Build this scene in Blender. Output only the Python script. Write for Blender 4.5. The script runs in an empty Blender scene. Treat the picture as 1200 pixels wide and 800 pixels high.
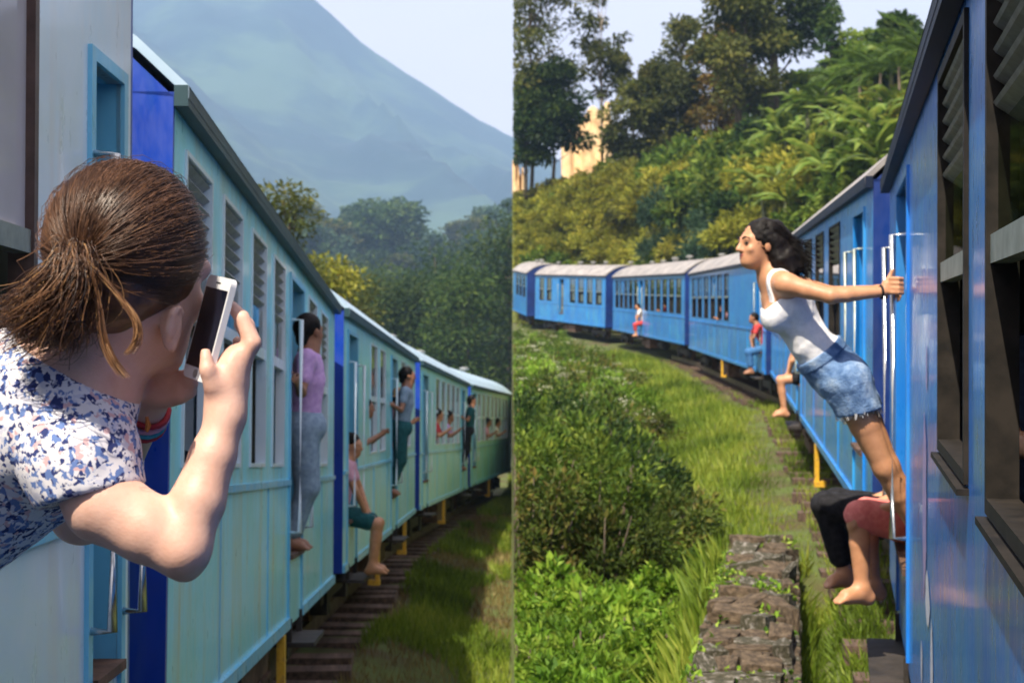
import bpy, math, random
import numpy as np
from mathutils import Vector, Matrix, Euler

random.seed(7)
RNG = np.random.default_rng(11)
SC = bpy.context.scene
COL = SC.collection

# ------------------------------------------------------------------ camera
CAMZ = 2.3
F = 1800.0                      # focal length in pixels of the 1200 px wide photograph
cam_d = bpy.data.cameras.new('camera')
cam_d.sensor_width = 36.0
cam_d.lens = 36.0 * F / 1200.0
cam_d.clip_start = 0.05
cam_d.clip_end = 20000
cam_d.dof.use_dof = True
cam_d.dof.focus_distance = 2.7
cam_d.dof.aperture_fstop = 10.0
cam = bpy.data.objects.new('camera', cam_d)
COL.objects.link(cam)
cam.location = (0, 0, CAMZ)
cam.rotation_euler = (math.radians(90), 0, 0)
SC.camera = cam

# ------------------------------------------------------------------ sky and sun
SUN_EL = math.radians(55)
SUN_AZ = math.radians(-154)      # where the sun stands, measured from +Y towards +X (behind, to the left)
w = bpy.data.worlds.new('World')
SC.world = w
w.use_nodes = True
nt = w.node_tree
for n in list(nt.nodes):
    nt.nodes.remove(n)
out = nt.nodes.new('ShaderNodeOutputWorld')
bg = nt.nodes.new('ShaderNodeBackground')
sky = nt.nodes.new('ShaderNodeTexSky')
sky.sky_type = 'NISHITA'
sky.sun_disc = False
sky.sun_elevation = SUN_EL
sky.sun_rotation = SUN_AZ
sky.dust_density = 2.5
tc = nt.nodes.new('ShaderNodeTexCoord')
mp = nt.nodes.new('ShaderNodeMapping')
mp.inputs['Scale'].default_value = (1.0, 1.0, 2.6)
no = nt.nodes.new('ShaderNodeTexNoise')
no.inputs['Scale'].default_value = 2.6
no.inputs['Detail'].default_value = 6
rp = nt.nodes.new('ShaderNodeValToRGB')
rp.color_ramp.elements[0].position = 0.25
rp.color_ramp.elements[0].color = (0.80, 0.80, 0.80, 1)
rp.color_ramp.elements[1].position = 0.62
rp.color_ramp.elements[1].color = (0.97, 0.97, 0.97, 1)
mx = nt.nodes.new('ShaderNodeMix')
mx.data_type = 'RGBA'
mx.inputs['B'].default_value = (5.9, 5.3, 5.6, 1)       # thin high cloud, the same all over
nt.links.new(tc.outputs['Generated'], mp.inputs['Vector'])
nt.links.new(mp.outputs['Vector'], no.inputs['Vector'])
nt.links.new(no.outputs['Fac'], rp.inputs['Fac'])
nt.links.new(rp.outputs['Color'], mx.inputs['Factor'])
nt.links.new(sky.outputs['Color'], mx.inputs['A'])
nt.links.new(mx.outputs['Result'], bg.inputs['Color'])
bg.inputs['Strength'].default_value = 0.10
nt.links.new(bg.outputs['Background'], out.inputs['Surface'])

sun_d = bpy.data.lights.new('sun', 'SUN')
sun_d.energy = 4.8
sun_d.angle = math.radians(0.6)
sun_d.color = (1.0, 0.90, 0.74)
sun = bpy.data.objects.new('sun', sun_d)
COL.objects.link(sun)
sdir = Vector((math.sin(SUN_AZ) * math.cos(SUN_EL), math.cos(SUN_AZ) * math.cos(SUN_EL), math.sin(SUN_EL)))
sun.rotation_euler = sdir.to_track_quat('Z', 'Y').to_euler()
sun.location = sdir * 60

SC.view_settings.view_transform = 'Standard'
SC.view_settings.look = 'None'
SC.view_settings.gamma = 1.0
SC.view_settings.exposure = 0.95
SC.view_settings.use_curve_mapping = False
SC.cycles.use_denoising = True
SC.cycles.max_bounces = 8
SC.cycles.transparent_max_bounces = 24
SC.cycles.volume_bounces = 1
SC.cycles.sample_clamp_indirect = 6.0

# ------------------------------------------------------------------ helpers
def P(x, y, Y):
    """a pixel of the photograph and a distance give a point of the place"""
    return np.array([(x - 600.0) / F * Y, Y, CAMZ + (400.0 - y) / F * Y])

def link(o, parent=None):
    COL.objects.link(o)
    if parent is not None:
        o.parent = parent
    return o

def tag(o, label=None, cat=None, group=None, kind=None):
    if label: o['label'] = label
    if cat: o['category'] = cat
    if group: o['group'] = group
    if kind: o['kind'] = kind
    return o

def thing(name, label, cat, loc=(0, 0, 0), group=None):
    o = bpy.data.objects.new(name, None)
    o.empty_display_size = 0.2
    link(o)
    o.location = loc
    return tag(o, label, cat, group)

def raw_mesh(name, V, Fc, smooth=False, mats=(), attrs=None, midx=None):
    V = np.asarray(V, dtype=np.float32)
    me = bpy.data.meshes.new(name)
    if isinstance(Fc, np.ndarray) and Fc.ndim == 2:
        k = Fc.shape[1]
        tot = np.full(len(Fc), k, np.int32)
        flat = Fc.astype(np.int32).ravel()
    else:
        tot = np.array([len(f) for f in Fc], np.int32)
        flat = np.array([i for f in Fc for i in f], np.int32)
    me.vertices.add(len(V))
    me.vertices.foreach_set('co', V.ravel())
    me.loops.add(len(flat))
    me.loops.foreach_set('vertex_index', flat)
    me.polygons.add(len(tot))
    st = np.zeros(len(tot), np.int32)
    st[1:] = np.cumsum(tot)[:-1]
    me.polygons.foreach_set('loop_start', st)
    me.polygons.foreach_set('loop_total', tot)
    me.polygons.foreach_set('use_smooth', np.full(len(tot), bool(smooth)))
    for m in mats:
        me.materials.append(m)
    if midx is not None:
        me.polygons.foreach_set('material_index', np.asarray(midx, np.int32))
    if attrs:
        for k_, a in attrs.items():
            at = me.attributes.new(k_, 'FLOAT', 'POINT')
            at.data.foreach_set('value', np.asarray(a, np.float32))
    me.update(calc_edges=True)
    me.validate()
    return me

def mobj(name, me, parent=None, loc=None, rot=None, scale=None):
    o = bpy.data.objects.new(name, me)
    link(o, parent)
    if loc is not None: o.location = loc
    if rot is not None: o.rotation_euler = rot
    if scale is not None: o.scale = scale if hasattr(scale, '__len__') else (scale,) * 3
    return o

class MB:
    """collects boxes, bars, tubes and quads for ONE mesh"""
    def __init__(s):
        s.v = []; s.f = []
    def quad(s, pts):
        n = len(s.v)
        s.v += [tuple(p) for p in pts]
        s.f.append(tuple(range(n, n + len(pts))))
    def box(s, a, b):
        x0, y0, z0 = [min(p, q) for p, q in zip(a, b)]
        x1, y1, z1 = [max(p, q) for p, q in zip(a, b)]
        n = len(s.v)
        s.v += [(x0, y0, z0), (x1, y0, z0), (x1, y1, z0), (x0, y1, z0), (x0, y0, z1), (x1, y0, z1), (x1, y1, z1), (x0, y1, z1)]
        for f in ((0, 3, 2, 1), (4, 5, 6, 7), (0, 1, 5, 4), (1, 2, 6, 5), (2, 3, 7, 6), (3, 0, 4, 7)):
            s.f.append(tuple(n + i for i in f))
    def obox(s, c, ax, ay, az):
        """oriented box: centre and three half-axis vectors"""
        c, ax, ay, az = [np.asarray(t, float) for t in (c, ax, ay, az)]
        n = len(s.v)
        for sz in (-1, 1):
            for sx, sy in ((-1, -1), (1, -1), (1, 1), (-1, 1)):
                s.v.append(tuple(c + sx * ax + sy * ay + sz * az))
        for f in ((0, 3, 2, 1), (4, 5, 6, 7), (0, 1, 5, 4), (1, 2, 6, 5), (2, 3, 7, 6), (3, 0, 4, 7)):
            s.f.append(tuple(n + i for i in f))
    def tube(s, pts, r, k=8, cap=True):
        pts = [np.asarray(p, float) for p in pts]
        rs = r if hasattr(r, '__len__') else [r] * len(pts)
        n = len(s.v)
        ref = None
        for i, p in enumerate(pts):
            d = pts[min(i + 1, len(pts) - 1)] - pts[max(i - 1, 0)]
            d = d / (np.linalg.norm(d) + 1e-9)
            if ref is None:
                ref = np.array([0, 0, 1.0]) if abs(d[2]) < 0.9 else np.array([1.0, 0, 0])
            a = np.cross(d, ref); a /= np.linalg.norm(a) + 1e-9
            b = np.cross(d, a)
            ref = -b if False else ref
            for j in range(k):
                t = 2 * math.pi * j / k
                s.v.append(tuple(p + rs[i] * (math.cos(t) * a + math.sin(t) * b)))
        for i in range(len(pts) - 1):
            for j in range(k):
                j2 = (j + 1) % k
                s.f.append((n + i * k + j, n + i * k + j2, n + (i + 1) * k + j2, n + (i + 1) * k + j))
        if cap:
            s.f.append(tuple(n + j for j in reversed(range(k))))
            s.f.append(tuple(n + (len(pts) - 1) * k + j for j in range(k)))
    def build(s, name, mat, parent=None, smooth=False, **kw):
        me = raw_mesh(name, s.v, s.f, smooth, [mat])
        return mobj(name, me, parent, **kw)
    def mesh(s, name, mat, smooth=False):
        return raw_mesh(name, s.v, s.f, smooth, [mat])

# smooth lattice noise, for shapes
_perm = RNG.random((64, 64, 64)).astype(np.float32)
def vnoise(p):
    p = np.asarray(p, np.float64)
    i = np.floor(p).astype(int); f = p - i
    f = f * f * (3 - 2 * f)
    r = 0
    for dx in (0, 1):
        for dy in (0, 1):
            for dz in (0, 1):
                wgt = (f[..., 0] if dx else 1 - f[..., 0]) * (f[..., 1] if dy else 1 - f[..., 1]) * (f[..., 2] if dz else 1 - f[..., 2])
                r = r + wgt * _perm[(i[..., 0] + dx) % 64, (i[..., 1] + dy) % 64, (i[..., 2] + dz) % 64]
    return r
def fbm(p, o=4):
    p = np.asarray(p, float); a = 0.5; s = 0
    for k in range(o):
        s = s + a * vnoise(p * 2 ** k + 17.3 * k); a *= 0.5
    return s

# ------------------------------------------------------------------ materials
def new_mat(name):
    m = bpy.data.materials.new(name)
    m.use_nodes = True
    t = m.node_tree
    return m, t, t.nodes['Principled BSDF']

def rgb(r, g, b):
    f = lambda c: ((c / 255 + 0.055) / 1.055) ** 2.4 if c > 10 else c / 255 / 12.92
    return (f(r), f(g), f(b), 1)

def ramp(t, stops):
    n = t.nodes.new('ShaderNodeValToRGB')
    e = n.color_ramp.elements
    e[0].position, e[0].color = stops[0]
    e[1].position, e[1].color = stops[-1]
    for pos, c in stops[1:-1]:
        x = e.new(pos); x.color = c
    return n

def noise_mat(name, c1, c2, scale=4, rough=0.6, c3=None, detail=6, bump=0.0, bscale=None, metal=0.0, coat=0.0, stretch=(1, 1, 1), lo=0.35, hi=0.65, spec=0.5):
    m, t, b = new_mat(name)
    tc_ = t.nodes.new('ShaderNodeTexCoord')
    mp_ = t.nodes.new('ShaderNodeMapping')
    mp_.inputs['Scale'].default_value = stretch
    t.links.new(tc_.outputs['Object'], mp_.inputs['Vector'])
    n = t.nodes.new('ShaderNodeTexNoise')
    n.inputs['Scale'].default_value = scale
    n.inputs['Detail'].default_value = detail
    n.inputs['Roughness'].default_value = 0.62
    t.links.new(mp_.outputs['Vector'], n.inputs['Vector'])
    st = [(lo, c1), (hi, c2)] if c3 is None else [(lo, c1), ((lo + hi) / 2, c2), (hi, c3)]
    r = ramp(t, st)
    t.links.new(n.outputs['Fac'], r.inputs['Fac'])
    t.links.new(r.outputs['Color'], b.inputs['Base Color'])
    b.inputs['Roughness'].default_value = rough
    b.inputs['Metallic'].default_value = metal
    b.inputs['Coat Weight'].default_value = coat
    b.inputs['Coat Roughness'].default_value = 0.12
    b.inputs['Specular IOR Level'].default_value = spec
    if bump:
        n2 = t.nodes.new('ShaderNodeTexNoise')
        n2.inputs['Scale'].default_value = bscale or scale * 4
        n2.inputs['Detail'].default_value = 8
        t.links.new(mp_.outputs['Vector'], n2.inputs['Vector'])
        bp = t.nodes.new('ShaderNodeBump')
        bp.inputs['Strength'].default_value = bump
        bp.inputs['Distance'].default_value = 0.02
        t.links.new(n2.outputs['Fac'], bp.inputs['Height'])
        t.links.new(bp.outputs['Normal'], b.inputs['Normal'])
    return m

def paint_mat(name, c1, c2, c3, dirt, rough=0.28, chips=None, chip_lo=0.70, coat=0.4):
    """weathered coach paint: broad fade, dirt streaks that run down, chips"""
    m, t, b = new_mat(name)
    tc_ = t.nodes.new('ShaderNodeTexCoord')
    def nz(scale, stretch, detail=5):
        mp_ = t.nodes.new('ShaderNodeMapping'); mp_.inputs['Scale'].default_value = stretch
        t.links.new(tc_.outputs['Object'], mp_.inputs['Vector'])
        n = t.nodes.new('ShaderNodeTexNoise'); n.inputs['Scale'].default_value = scale
        n.inputs['Detail'].default_value = detail; n.inputs['Roughness'].default_value = 0.6
        t.links.new(mp_.outputs['Vector'], n.inputs['Vector'])
        return n
    n1 = nz(1.1, (1, 1, 1))
    r1 = ramp(t, [(0.32, c1), (0.5, c2), (0.68, c3)])
    t.links.new(n1.outputs['Fac'], r1.inputs['Fac'])
    n2 = nz(3.0, (2.2, 2.2, 0.22), 8)
    r2 = ramp(t, [(0.47, (0, 0, 0, 1)), (0.72, (1, 1, 1, 1))])
    t.links.new(n2.outputs['Fac'], r2.inputs['Fac'])
    m1 = t.nodes.new('ShaderNodeMix'); m1.data_type = 'RGBA'
    m1.inputs['B'].default_value = dirt
    t.links.new(r1.outputs['Color'], m1.inputs['A'])
    t.links.new(r2.outputs['Color'], m1.inputs['Factor'])
    last = m1.outputs['Result']
    if chips is not None:
        n3 = nz(3.4, (1.6, 1.6, 0.55), 9)
        r3 = ramp(t, [(chip_lo, (0, 0, 0, 1)), (chip_lo + 0.015, (1, 1, 1, 1))])
        t.links.new(n3.outputs['Fac'], r3.inputs['Fac'])
        m2 = t.nodes.new('ShaderNodeMix'); m2.data_type = 'RGBA'
        m2.inputs['B'].default_value = chips
        t.links.new(last, m2.inputs['A'])
        t.links.new(r3.outputs['Color'], m2.inputs['Factor'])
        last = m2.outputs['Result']
    t.links.new(last, b.inputs['Base Color'])
    n4 = nz(14, (1, 1, 0.4), 6)
    r4 = ramp(t, [(0.3, (rough * 0.7,) * 3 + (1,)), (0.75, (min(1, rough * 1.9),) * 3 + (1,))])
    t.links.new(n4.outputs['Fac'], r4.inputs['Fac'])
    t.links.new(r4.outputs['Color'], b.inputs['Roughness'])
    n5 = nz(1.7, (1, 1, 1), 3)
    bp = t.nodes.new('ShaderNodeBump'); bp.inputs['Strength'].default_value = 0.25; bp.inputs['Distance'].default_value = 0.02
    t.links.new(n5.outputs['Fac'], bp.inputs['Height'])
    t.links.new(bp.outputs['Normal'], b.inputs['Normal'])
    b.inputs['Coat Weight'].default_value = coat
    b.inputs['Coat Roughness'].default_value = 0.1
    return m

def leaf_mat(name, dark, mid, light, trans=0.35, rough=0.55, obj_var=0.25):
    m, t, b = new_mat(name)
    a = t.nodes.new('ShaderNodeAttribute'); a.attribute_name = 'tint'
    r = ramp(t, [(0.0, dark), (0.5, mid), (1.0, light)])
    t.links.new(a.outputs['Fac'], r.inputs['Fac'])
    oi = t.nodes.new('ShaderNodeObjectInfo')
    mr = t.nodes.new('ShaderNodeMapRange')
    mr.inputs['To Min'].default_value = 1 - obj_var
    mr.inputs['To Max'].default_value = 1 + obj_var
    t.links.new(oi.outputs['Random'], mr.inputs['Value'])
    hs = t.nodes.new('ShaderNodeHueSaturation')
    t.links.new(mr.outputs['Result'], hs.inputs['Value'])
    t.links.new(r.outputs['Color'], hs.inputs['Color'])
    t.links.new(hs.outputs['Color'], b.inputs['Base Color'])
    b.inputs['Roughness'].default_value = rough
    b.inputs['Specular IOR Level'].default_value = 0.18
    tr = t.nodes.new('ShaderNodeBsdfTranslucent')
    hs2 = t.nodes.new('ShaderNodeHueSaturation'); hs2.inputs['Value'].default_value = 1.25; hs2.inputs['Hue'].default_value = 0.485
    t.links.new(hs.outputs['Color'], hs2.inputs['Color'])
    t.links.new(hs2.outputs['Color'], tr.inputs['Color'])
    ms = t.nodes.new('ShaderNodeMixShader'); ms.inputs['Fac'].default_value = trans
    o = t.nodes['Material Output']
    t.links.new(b.outputs['BSDF'], ms.inputs[1]); t.links.new(tr.outputs['BSDF'], ms.inputs[2])
    t.links.new(ms.outputs['Shader'], o.inputs['Surface'])
    return m

def glass_mat(name, tint=(0.75, 0.8, 0.78, 1), refl=1.45, rough=0.02, painted_sky=0.0, cap=1.0):
    m, t, b = new_mat(name)
    t.nodes.remove(b)
    tr = t.nodes.new('ShaderNodeBsdfTransparent'); tr.inputs['Color'].default_value = tint
    gl = t.nodes.new('ShaderNodeBsdfGlossy'); gl.inputs['Roughness'].default_value = rough
    fr = t.nodes.new('ShaderNodeFresnel'); fr.inputs['IOR'].default_value = refl
    ms = t.nodes.new('ShaderNodeMixShader')
    mn = t.nodes.new('ShaderNodeMath'); mn.operation = 'MINIMUM'; mn.inputs[1].default_value = cap
    t.links.new(fr.outputs['Fac'], mn.inputs[0]); t.links.new(mn.outputs['Value'], ms.inputs['Fac'])
    t.links.new(tr.outputs['BSDF'], ms.inputs[1]); t.links.new(gl.outputs['BSDF'], ms.inputs[2])
    last = ms
    if painted_sky:  # pale diffuse film standing in for bright sky mirrored in the pane
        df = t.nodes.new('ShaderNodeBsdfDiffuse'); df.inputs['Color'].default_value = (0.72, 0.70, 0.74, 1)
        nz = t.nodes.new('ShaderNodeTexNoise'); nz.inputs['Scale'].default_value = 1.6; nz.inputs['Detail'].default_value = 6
        mr = t.nodes.new('ShaderNodeMapRange'); mr.inputs['To Min'].default_value = painted_sky * .6; mr.inputs['To Max'].default_value = min(1, painted_sky * 1.4)
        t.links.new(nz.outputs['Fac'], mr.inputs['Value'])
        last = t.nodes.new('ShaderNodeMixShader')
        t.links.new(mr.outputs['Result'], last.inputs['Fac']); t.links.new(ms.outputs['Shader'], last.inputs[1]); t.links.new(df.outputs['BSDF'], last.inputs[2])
    t.links.new(last.outputs['Shader'], t.nodes['Material Output'].inputs['Surface'])
    return m

M = {}
M['blue_r'] = paint_mat('blue_coach_paint', (0.010, 0.15, 0.58, 1), (0.012, 0.19, 0.68, 1), (0.025, 0.28, 0.74, 1), (0.05, 0.24, 0.52, 1), rough=0.28, chips=(0.55, 0.56, 0.66, 1), chip_lo=0.735)
M['blue_r2'] = paint_mat('light_blue_coach_paint', (0.010, 0.19, 0.62, 1), (0.014, 0.25, 0.72, 1), (0.03, 0.34, 0.74, 1), (0.10, 0.28, 0.45, 1), rough=0.3)
M['navy_r'] = paint_mat('navy_coach_paint', (0.004, 0.022, 0.13, 1), (0.006, 0.032, 0.18, 1), (0.009, 0.045, 0.24, 1), (0.02, 0.035, 0.10, 1), rough=0.4)
M['teal_l'] = paint_mat('faded_teal_coach_paint', (0.24, 0.72, 0.70, 1), (0.27, 0.78, 0.88, 1), (0.34, 0.80, 0.96, 1), (0.42, 0.60, 0.50, 1), rough=0.32, chips=(0.72, 0.70, 0.66, 1), chip_lo=0.705)
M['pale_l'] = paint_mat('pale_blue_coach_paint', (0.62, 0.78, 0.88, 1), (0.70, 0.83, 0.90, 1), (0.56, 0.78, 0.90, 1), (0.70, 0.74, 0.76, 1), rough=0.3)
M['navy_l'] = paint_mat('royal_blue_coach_paint', (0.004, 0.035, 0.30, 1), (0.006, 0.05, 0.38, 1), (0.012, 0.08, 0.44, 1), (0.03, 0.09, 0.30, 1), rough=0.35)
M['cyan_l'] = paint_mat('sky_blue_coach_paint', (0.12, 0.48, 0.78, 1), (0.16, 0.56, 0.84, 1), (0.26, 0.64, 0.86, 1), (0.3, 0.56, 0.66, 1), rough=0.3)
M['roof'] = noise_mat('grey_coach_roof', (0.18, 0.17, 0.17, 1), (0.40, 0.37, 0.35, 1), 2.0, 0.6, bump=0.1)
M['roof_l'] = noise_mat('pale_coach_roof', (0.34, 0.48, 0.60, 1), (0.46, 0.60, 0.72, 1), 2.0, 0.45)
M['roof_n'] = noise_mat('dark_blue_roof_edge', (0.003, 0.008, 0.022, 1), (0.006, 0.016, 0.045, 1), 3.0, 0.6, spec=.25)
M['gutter_l'] = noise_mat('dark_green_gutter', (0.006, 0.035, 0.045, 1), (0.012, 0.06, 0.075, 1), 3.0, 0.5)
M['under'] = noise_mat('grimy_black_underframe', (0.012, 0.010, 0.009, 1), (0.045, 0.036, 0.030, 1), 6, 0.75, bump=0.3)
M['rust'] = noise_mat('brown_rusty_steel', (0.05, 0.028, 0.018, 1), (0.16, 0.085, 0.05, 1), 9, 0.8, bump=0.3)
M['rail'] = noise_mat('worn_steel_rail', (0.06, 0.04, 0.03, 1), (0.22, 0.17, 0.14, 1), 6, 0.4, metal=0.7)
M['steel'] = noise_mat('scratched_handrail_steel', (0.40, 0.42, 0.42, 1), (0.66, 0.68, 0.68, 1), 18, 0.25, metal=0.9)
M['dull_steel'] = noise_mat('dull_grey_green_steel', (0.20, 0.23, 0.20, 1), (0.36, 0.40, 0.36, 1), 10, 0.4, metal=0.5)
M['alu'] = noise_mat('dusty_aluminium', (0.26, 0.26, 0.25, 1), (0.42, 0.42, 0.40, 1), 12, 0.45, metal=0.4)
M['rubber'] = noise_mat('brown_black_rubber', (0.010, 0.009, 0.008, 1), (0.028, 0.023, 0.019, 1), 12, 0.65, spec=.2)
M['brown_frame'] = noise_mat('dark_brown_window_bar', (0.05, 0.028, 0.022, 1), (0.10, 0.06, 0.05, 1), 12, 0.5)
M['slat'] = noise_mat('grey_brown_louvre', (0.16, 0.15, 0.12, 1), (0.30, 0.28, 0.23, 1), 14, 0.55)
M['slat_l'] = noise_mat('pale_grey_louvre', (0.30, 0.32, 0.33, 1), (0.42, 0.44, 0.45, 1), 14, 0.5)
M['inside'] = noise_mat('dim_green_interior', (0.10, 0.11, 0.09, 1), (0.18, 0.18, 0.15, 1), 3, 0.7)
M['seat'] = noise_mat('dark_blue_seat_cover', (0.01, 0.02, 0.06, 1), (0.03, 0.05, 0.11, 1), 30, 0.8)
M['floor'] = noise_mat('worn_coach_floor', (0.05, 0.045, 0.04, 1), (0.13, 0.11, 0.09, 1), 8, 0.8)
M['yellow'] = noise_mat('chipped_yellow_paint', (0.55, 0.30, 0.02, 1), (0.72, 0.42, 0.03, 1), 14, 0.5, c3=(0.45, 0.24, 0.05, 1))
M['glass'] = glass_mat('coach_window_glass')
M['glass_sky'] = glass_mat('painted_sky_glass', (0.6, 0.62, 0.62, 1), 2.2, 0.06, painted_sky=.62)  # sky reflection painted on as a whitish film
M['glass_dim'] = glass_mat('dim_green_glass', (0.55, 0.62, 0.50, 1), 1.2, 0.03, cap=.12)
M['sleeper'] = noise_mat('weathered_timber', (0.05, 0.032, 0.024, 1), (0.15, 0.095, 0.07, 1), 5, 0.85, bump=0.5, stretch=(0.4, 4, 4))
M['bark'] = noise_mat('grey_brown_bark', (0.06, 0.045, 0.03, 1), (0.17, 0.13, 0.095, 1), 4, 0.9, bump=0.6, stretch=(3, 3, 0.6))
M['bark_pale'] = noise_mat('pale_smooth_bark', (0.20, 0.16, 0.12, 1), (0.40, 0.34, 0.27, 1), 3, 0.8, bump=0.3, stretch=(2, 2, 0.5))
# ------------------------------------------------------------------ lie of the land
# side-skirt line of the two trains: X, Y, height of the skirt above the camera level
R_ST = np.array([(-0.75, -5.0, -1.70), (2.42, 9.84, -1.49), (2.60, 11.1, -1.337), (5.45, 32.3, -0.68), (5.55, 33.6, -0.72),
                 (6.00, 52.0, -0.23), (6.06, 54.0, -0.12), (4.84, 73.8, 0.574), (4.54, 75.0, 0.68), (1.32, 88.0, 1.32),
                 (0.86, 90.5, 1.50), (0.05, 97.5, 2.0)])
L_ST = np.array([(-1.08, -4.0, -1.25), (-1.255, 5.0, -1.48), (-1.30, 5.77, -1.53), (-1.62, 13.9, -2.18), (-1.61, 14.6, -2.20),
                 (-1.583, 25.0, -2.78), (-1.56, 25.9, -2.84), (-1.07, 37.0, -3.53), (-1.03, 37.9, -3.58), (-0.04, 51.0, -4.28)])
BED = 0.78
def zr(Y): return np.interp(Y, R_ST[:, 1], R_ST[:, 2]) + CAMZ
def zl(Y): return np.interp(Y, L_ST[:, 1], L_ST[:, 2]) + CAMZ
def xr_side(Y): return np.interp(Y, R_ST[:, 1], R_ST[:, 0])
def xl_side(Y): return np.interp(Y, L_ST[:, 1], L_ST[:, 0])

def ground_z(X, Y):
    X = np.asarray(X, float); Y = np.asarray(Y, float)
    far = np.clip((Y - 60) / 300, 0, 1)
    valley = -22 * far ** 0.7
    zr_ = zr(np.clip(Y, -20, 97)) - BED - 0.06
    dist = xr_side(Y) - X
    zr_ = zr_ - 0.16 * np.clip(dist - 0.25, 0, 2.0) * np.clip((Y - 4) / 8, 0, 1)
    wl0 = np.interp(Y, [6.4, 13.75], [1.16, 2.50])
    zr_ = zr_ - 0.26 * np.clip((X - wl0) / .06, 0, 1) * np.clip((wl0 + .42 - X) / .12, 0, 1) * (Y < 13.6)
    zr_ = np.where(Y > 104, zr_ * np.clip(1 - (Y - 104) / 40, 0, 1) + valley * np.clip((Y - 104) / 40, 0, 1), zr_)
    zl_ = zl(np.clip(Y, -20, 60)) - BED - 0.06
    dl = X - xl_side(np.clip(Y, -20, 51))
    zl_ = zl_ - 0.22 * np.clip(dl - 0.15, 0, 1.2) + 0.16 * np.clip(-3.6 - dl, 0, 12) * np.clip((90 - Y) / 40, 0, 1)
    zl_ = zl_ + valley
    t = np.clip((X - 0.0) / 0.012, 0, 1)
    z = zl_ * (1 - t) + zr_ * t
    return z

def bumps(X, Y, a=0.10, s=0.7):
    return a * (fbm(np.stack([X * s, Y * s, 0 * X + 3.1], -1), 4) - 0.47) * 2

def grid_mesh(name, xs, ys, zf, mat, smooth=True):
    XX, YY = np.meshgrid(xs, ys)
    ZZ = zf(XX, YY)
    V = np.stack([XX, YY, ZZ], -1).reshape(-1, 3)
    nx, ny = len(xs), len(ys)
    i = np.arange(nx * ny).reshape(ny, nx)
    Fq = np.stack([i[:-1, :-1], i[:-1, 1:], i[1:, 1:], i[1:, :-1]], -1).reshape(-1, 4)
    return raw_mesh(name, V, Fq, smooth, [mat])

M['ground'] = noise_mat('grassy_earth', (0.075, 0.048, 0.026, 1), (0.070, 0.072, 0.020, 1), 1.6, 0.95, c3=(0.08, 0.11, 0.022, 1), detail=10, bump=0.6, bscale=9, lo=0.36, hi=0.56)
M['hill'] = noise_mat('scrub_covered_earth', (0.06, 0.075, 0.02, 1), (0.11, 0.13, 0.03, 1), 0.35, 0.95, c3=(0.17, 0.16, 0.045, 1), detail=10, bump=0.6, bscale=3)
M['ochre'] = noise_mat('bare_ochre_earth', (0.34, 0.20, 0.09, 1), (0.55, 0.38, 0.19, 1), 0.5, 0.95, c3=(0.62, 0.46, 0.27, 1), detail=9, bump=0.7, bscale=2)
M['mountain'] = noise_mat('far_mountain_slope', (0.010, 0.030, 0.042, 1), (0.016, 0.042, 0.050, 1), 0.004, 0.95, c3=(0.045, 0.085, 0.06, 1), detail=10, lo=0.38, hi=0.62)  # blue of the haze partly painted into the slope colour

xs = np.concatenate([[-3200, -2200, -1400, -800, -450, -260, -160, -100, -70, -50, -38], np.arange(-30, -6, 1.0), np.arange(-6, 0, 0.22), [0.0, 0.012],
                     np.arange(0.26, 8, 0.24), np.arange(8, 40, 2.0), [50, 70, 100, 160, 260, 450, 800, 1400, 2200, 3200]])
ys = np.concatenate([[-300, -150, -60, -30, -15], np.arange(-8, 40, 0.4), np.arange(40, 120, 1.0), np.arange(120, 320, 8.0), [340, 400, 500, 650, 850, 1200, 1800, 2770]])
g = mobj('ground', grid_mesh('ground', xs, ys, lambda X, Y: ground_z(X, Y) + bumps(X, Y), M['ground']))
tag(g, 'rough grassy ground between and beside the two trains', kind='structure')

# hillside behind the right-hand train
HB = np.array([(9.0, -6.0), (10.0, 8.0), (10.6, 22), (11.6, 40), (11.2, 58), (9.4, 78), (6.2, 92), (3.0, 99.5), (0.03, 102.5)])
HN = np.array([(1, 0), (1, 0), (1, .04), (1, .2), (.85, .5), (.66, .75), (.35, .93), (.12, 1), (0, 1.0)])
HH = np.array([13, 14, 15, 16.0, 15.5, 13.5, 11.0, 9.3, 8.4])      # rise of the slope
hs_ = np.linspace(0, 1, len(HB))
def hill_pt(s, u):
    s = np.asarray(s, float); u = np.asarray(u, float)
    bx = np.interp(s, hs_, HB[:, 0]); by = np.interp(s, hs_, HB[:, 1])
    nx = np.interp(s, hs_, HN[:, 0]); ny = np.interp(s, hs_, HN[:, 1])
    ln = np.hypot(nx, ny); nx, ny = nx / ln, ny / ln
    H = np.interp(s, hs_, HH)
    X = bx + nx * u; Y = by + ny * u
    z0 = zr(np.clip(by, -20, 97)) - BED
    rise = H * (1 - np.exp(-np.clip(u, 0, 99) / (H * 0.62))) * 1.12
    n = (fbm(np.stack([X * 0.16, Y * 0.16, 0 * X + 9.0], -1), 4) - 0.47)
    z = z0 - 0.5 + rise + n * 3.0 * np.clip(u / 6, 0, 1)
    return np.stack([np.maximum(X, 0.03), Y, z], -1)
S_, U_ = np.meshgrid(np.linspace(0, 1, 110), np.concatenate([np.linspace(0, 20, 40), np.linspace(22, 60, 12)]))
HP = hill_pt(S_, U_)
i = np.arange(S_.size).reshape(S_.shape)
Fq = np.stack([i[:-1, :-1], i[:-1, 1:], i[1:, 1:], i[1:, :-1]], -1).reshape(-1, 4)
hl = mobj('hillside', raw_mesh('hillside', HP.reshape(-1, 3), Fq, True, [M['hill']]))
tag(hl, 'steep scrubby hillside rising behind the blue train', kind='structure')

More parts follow.
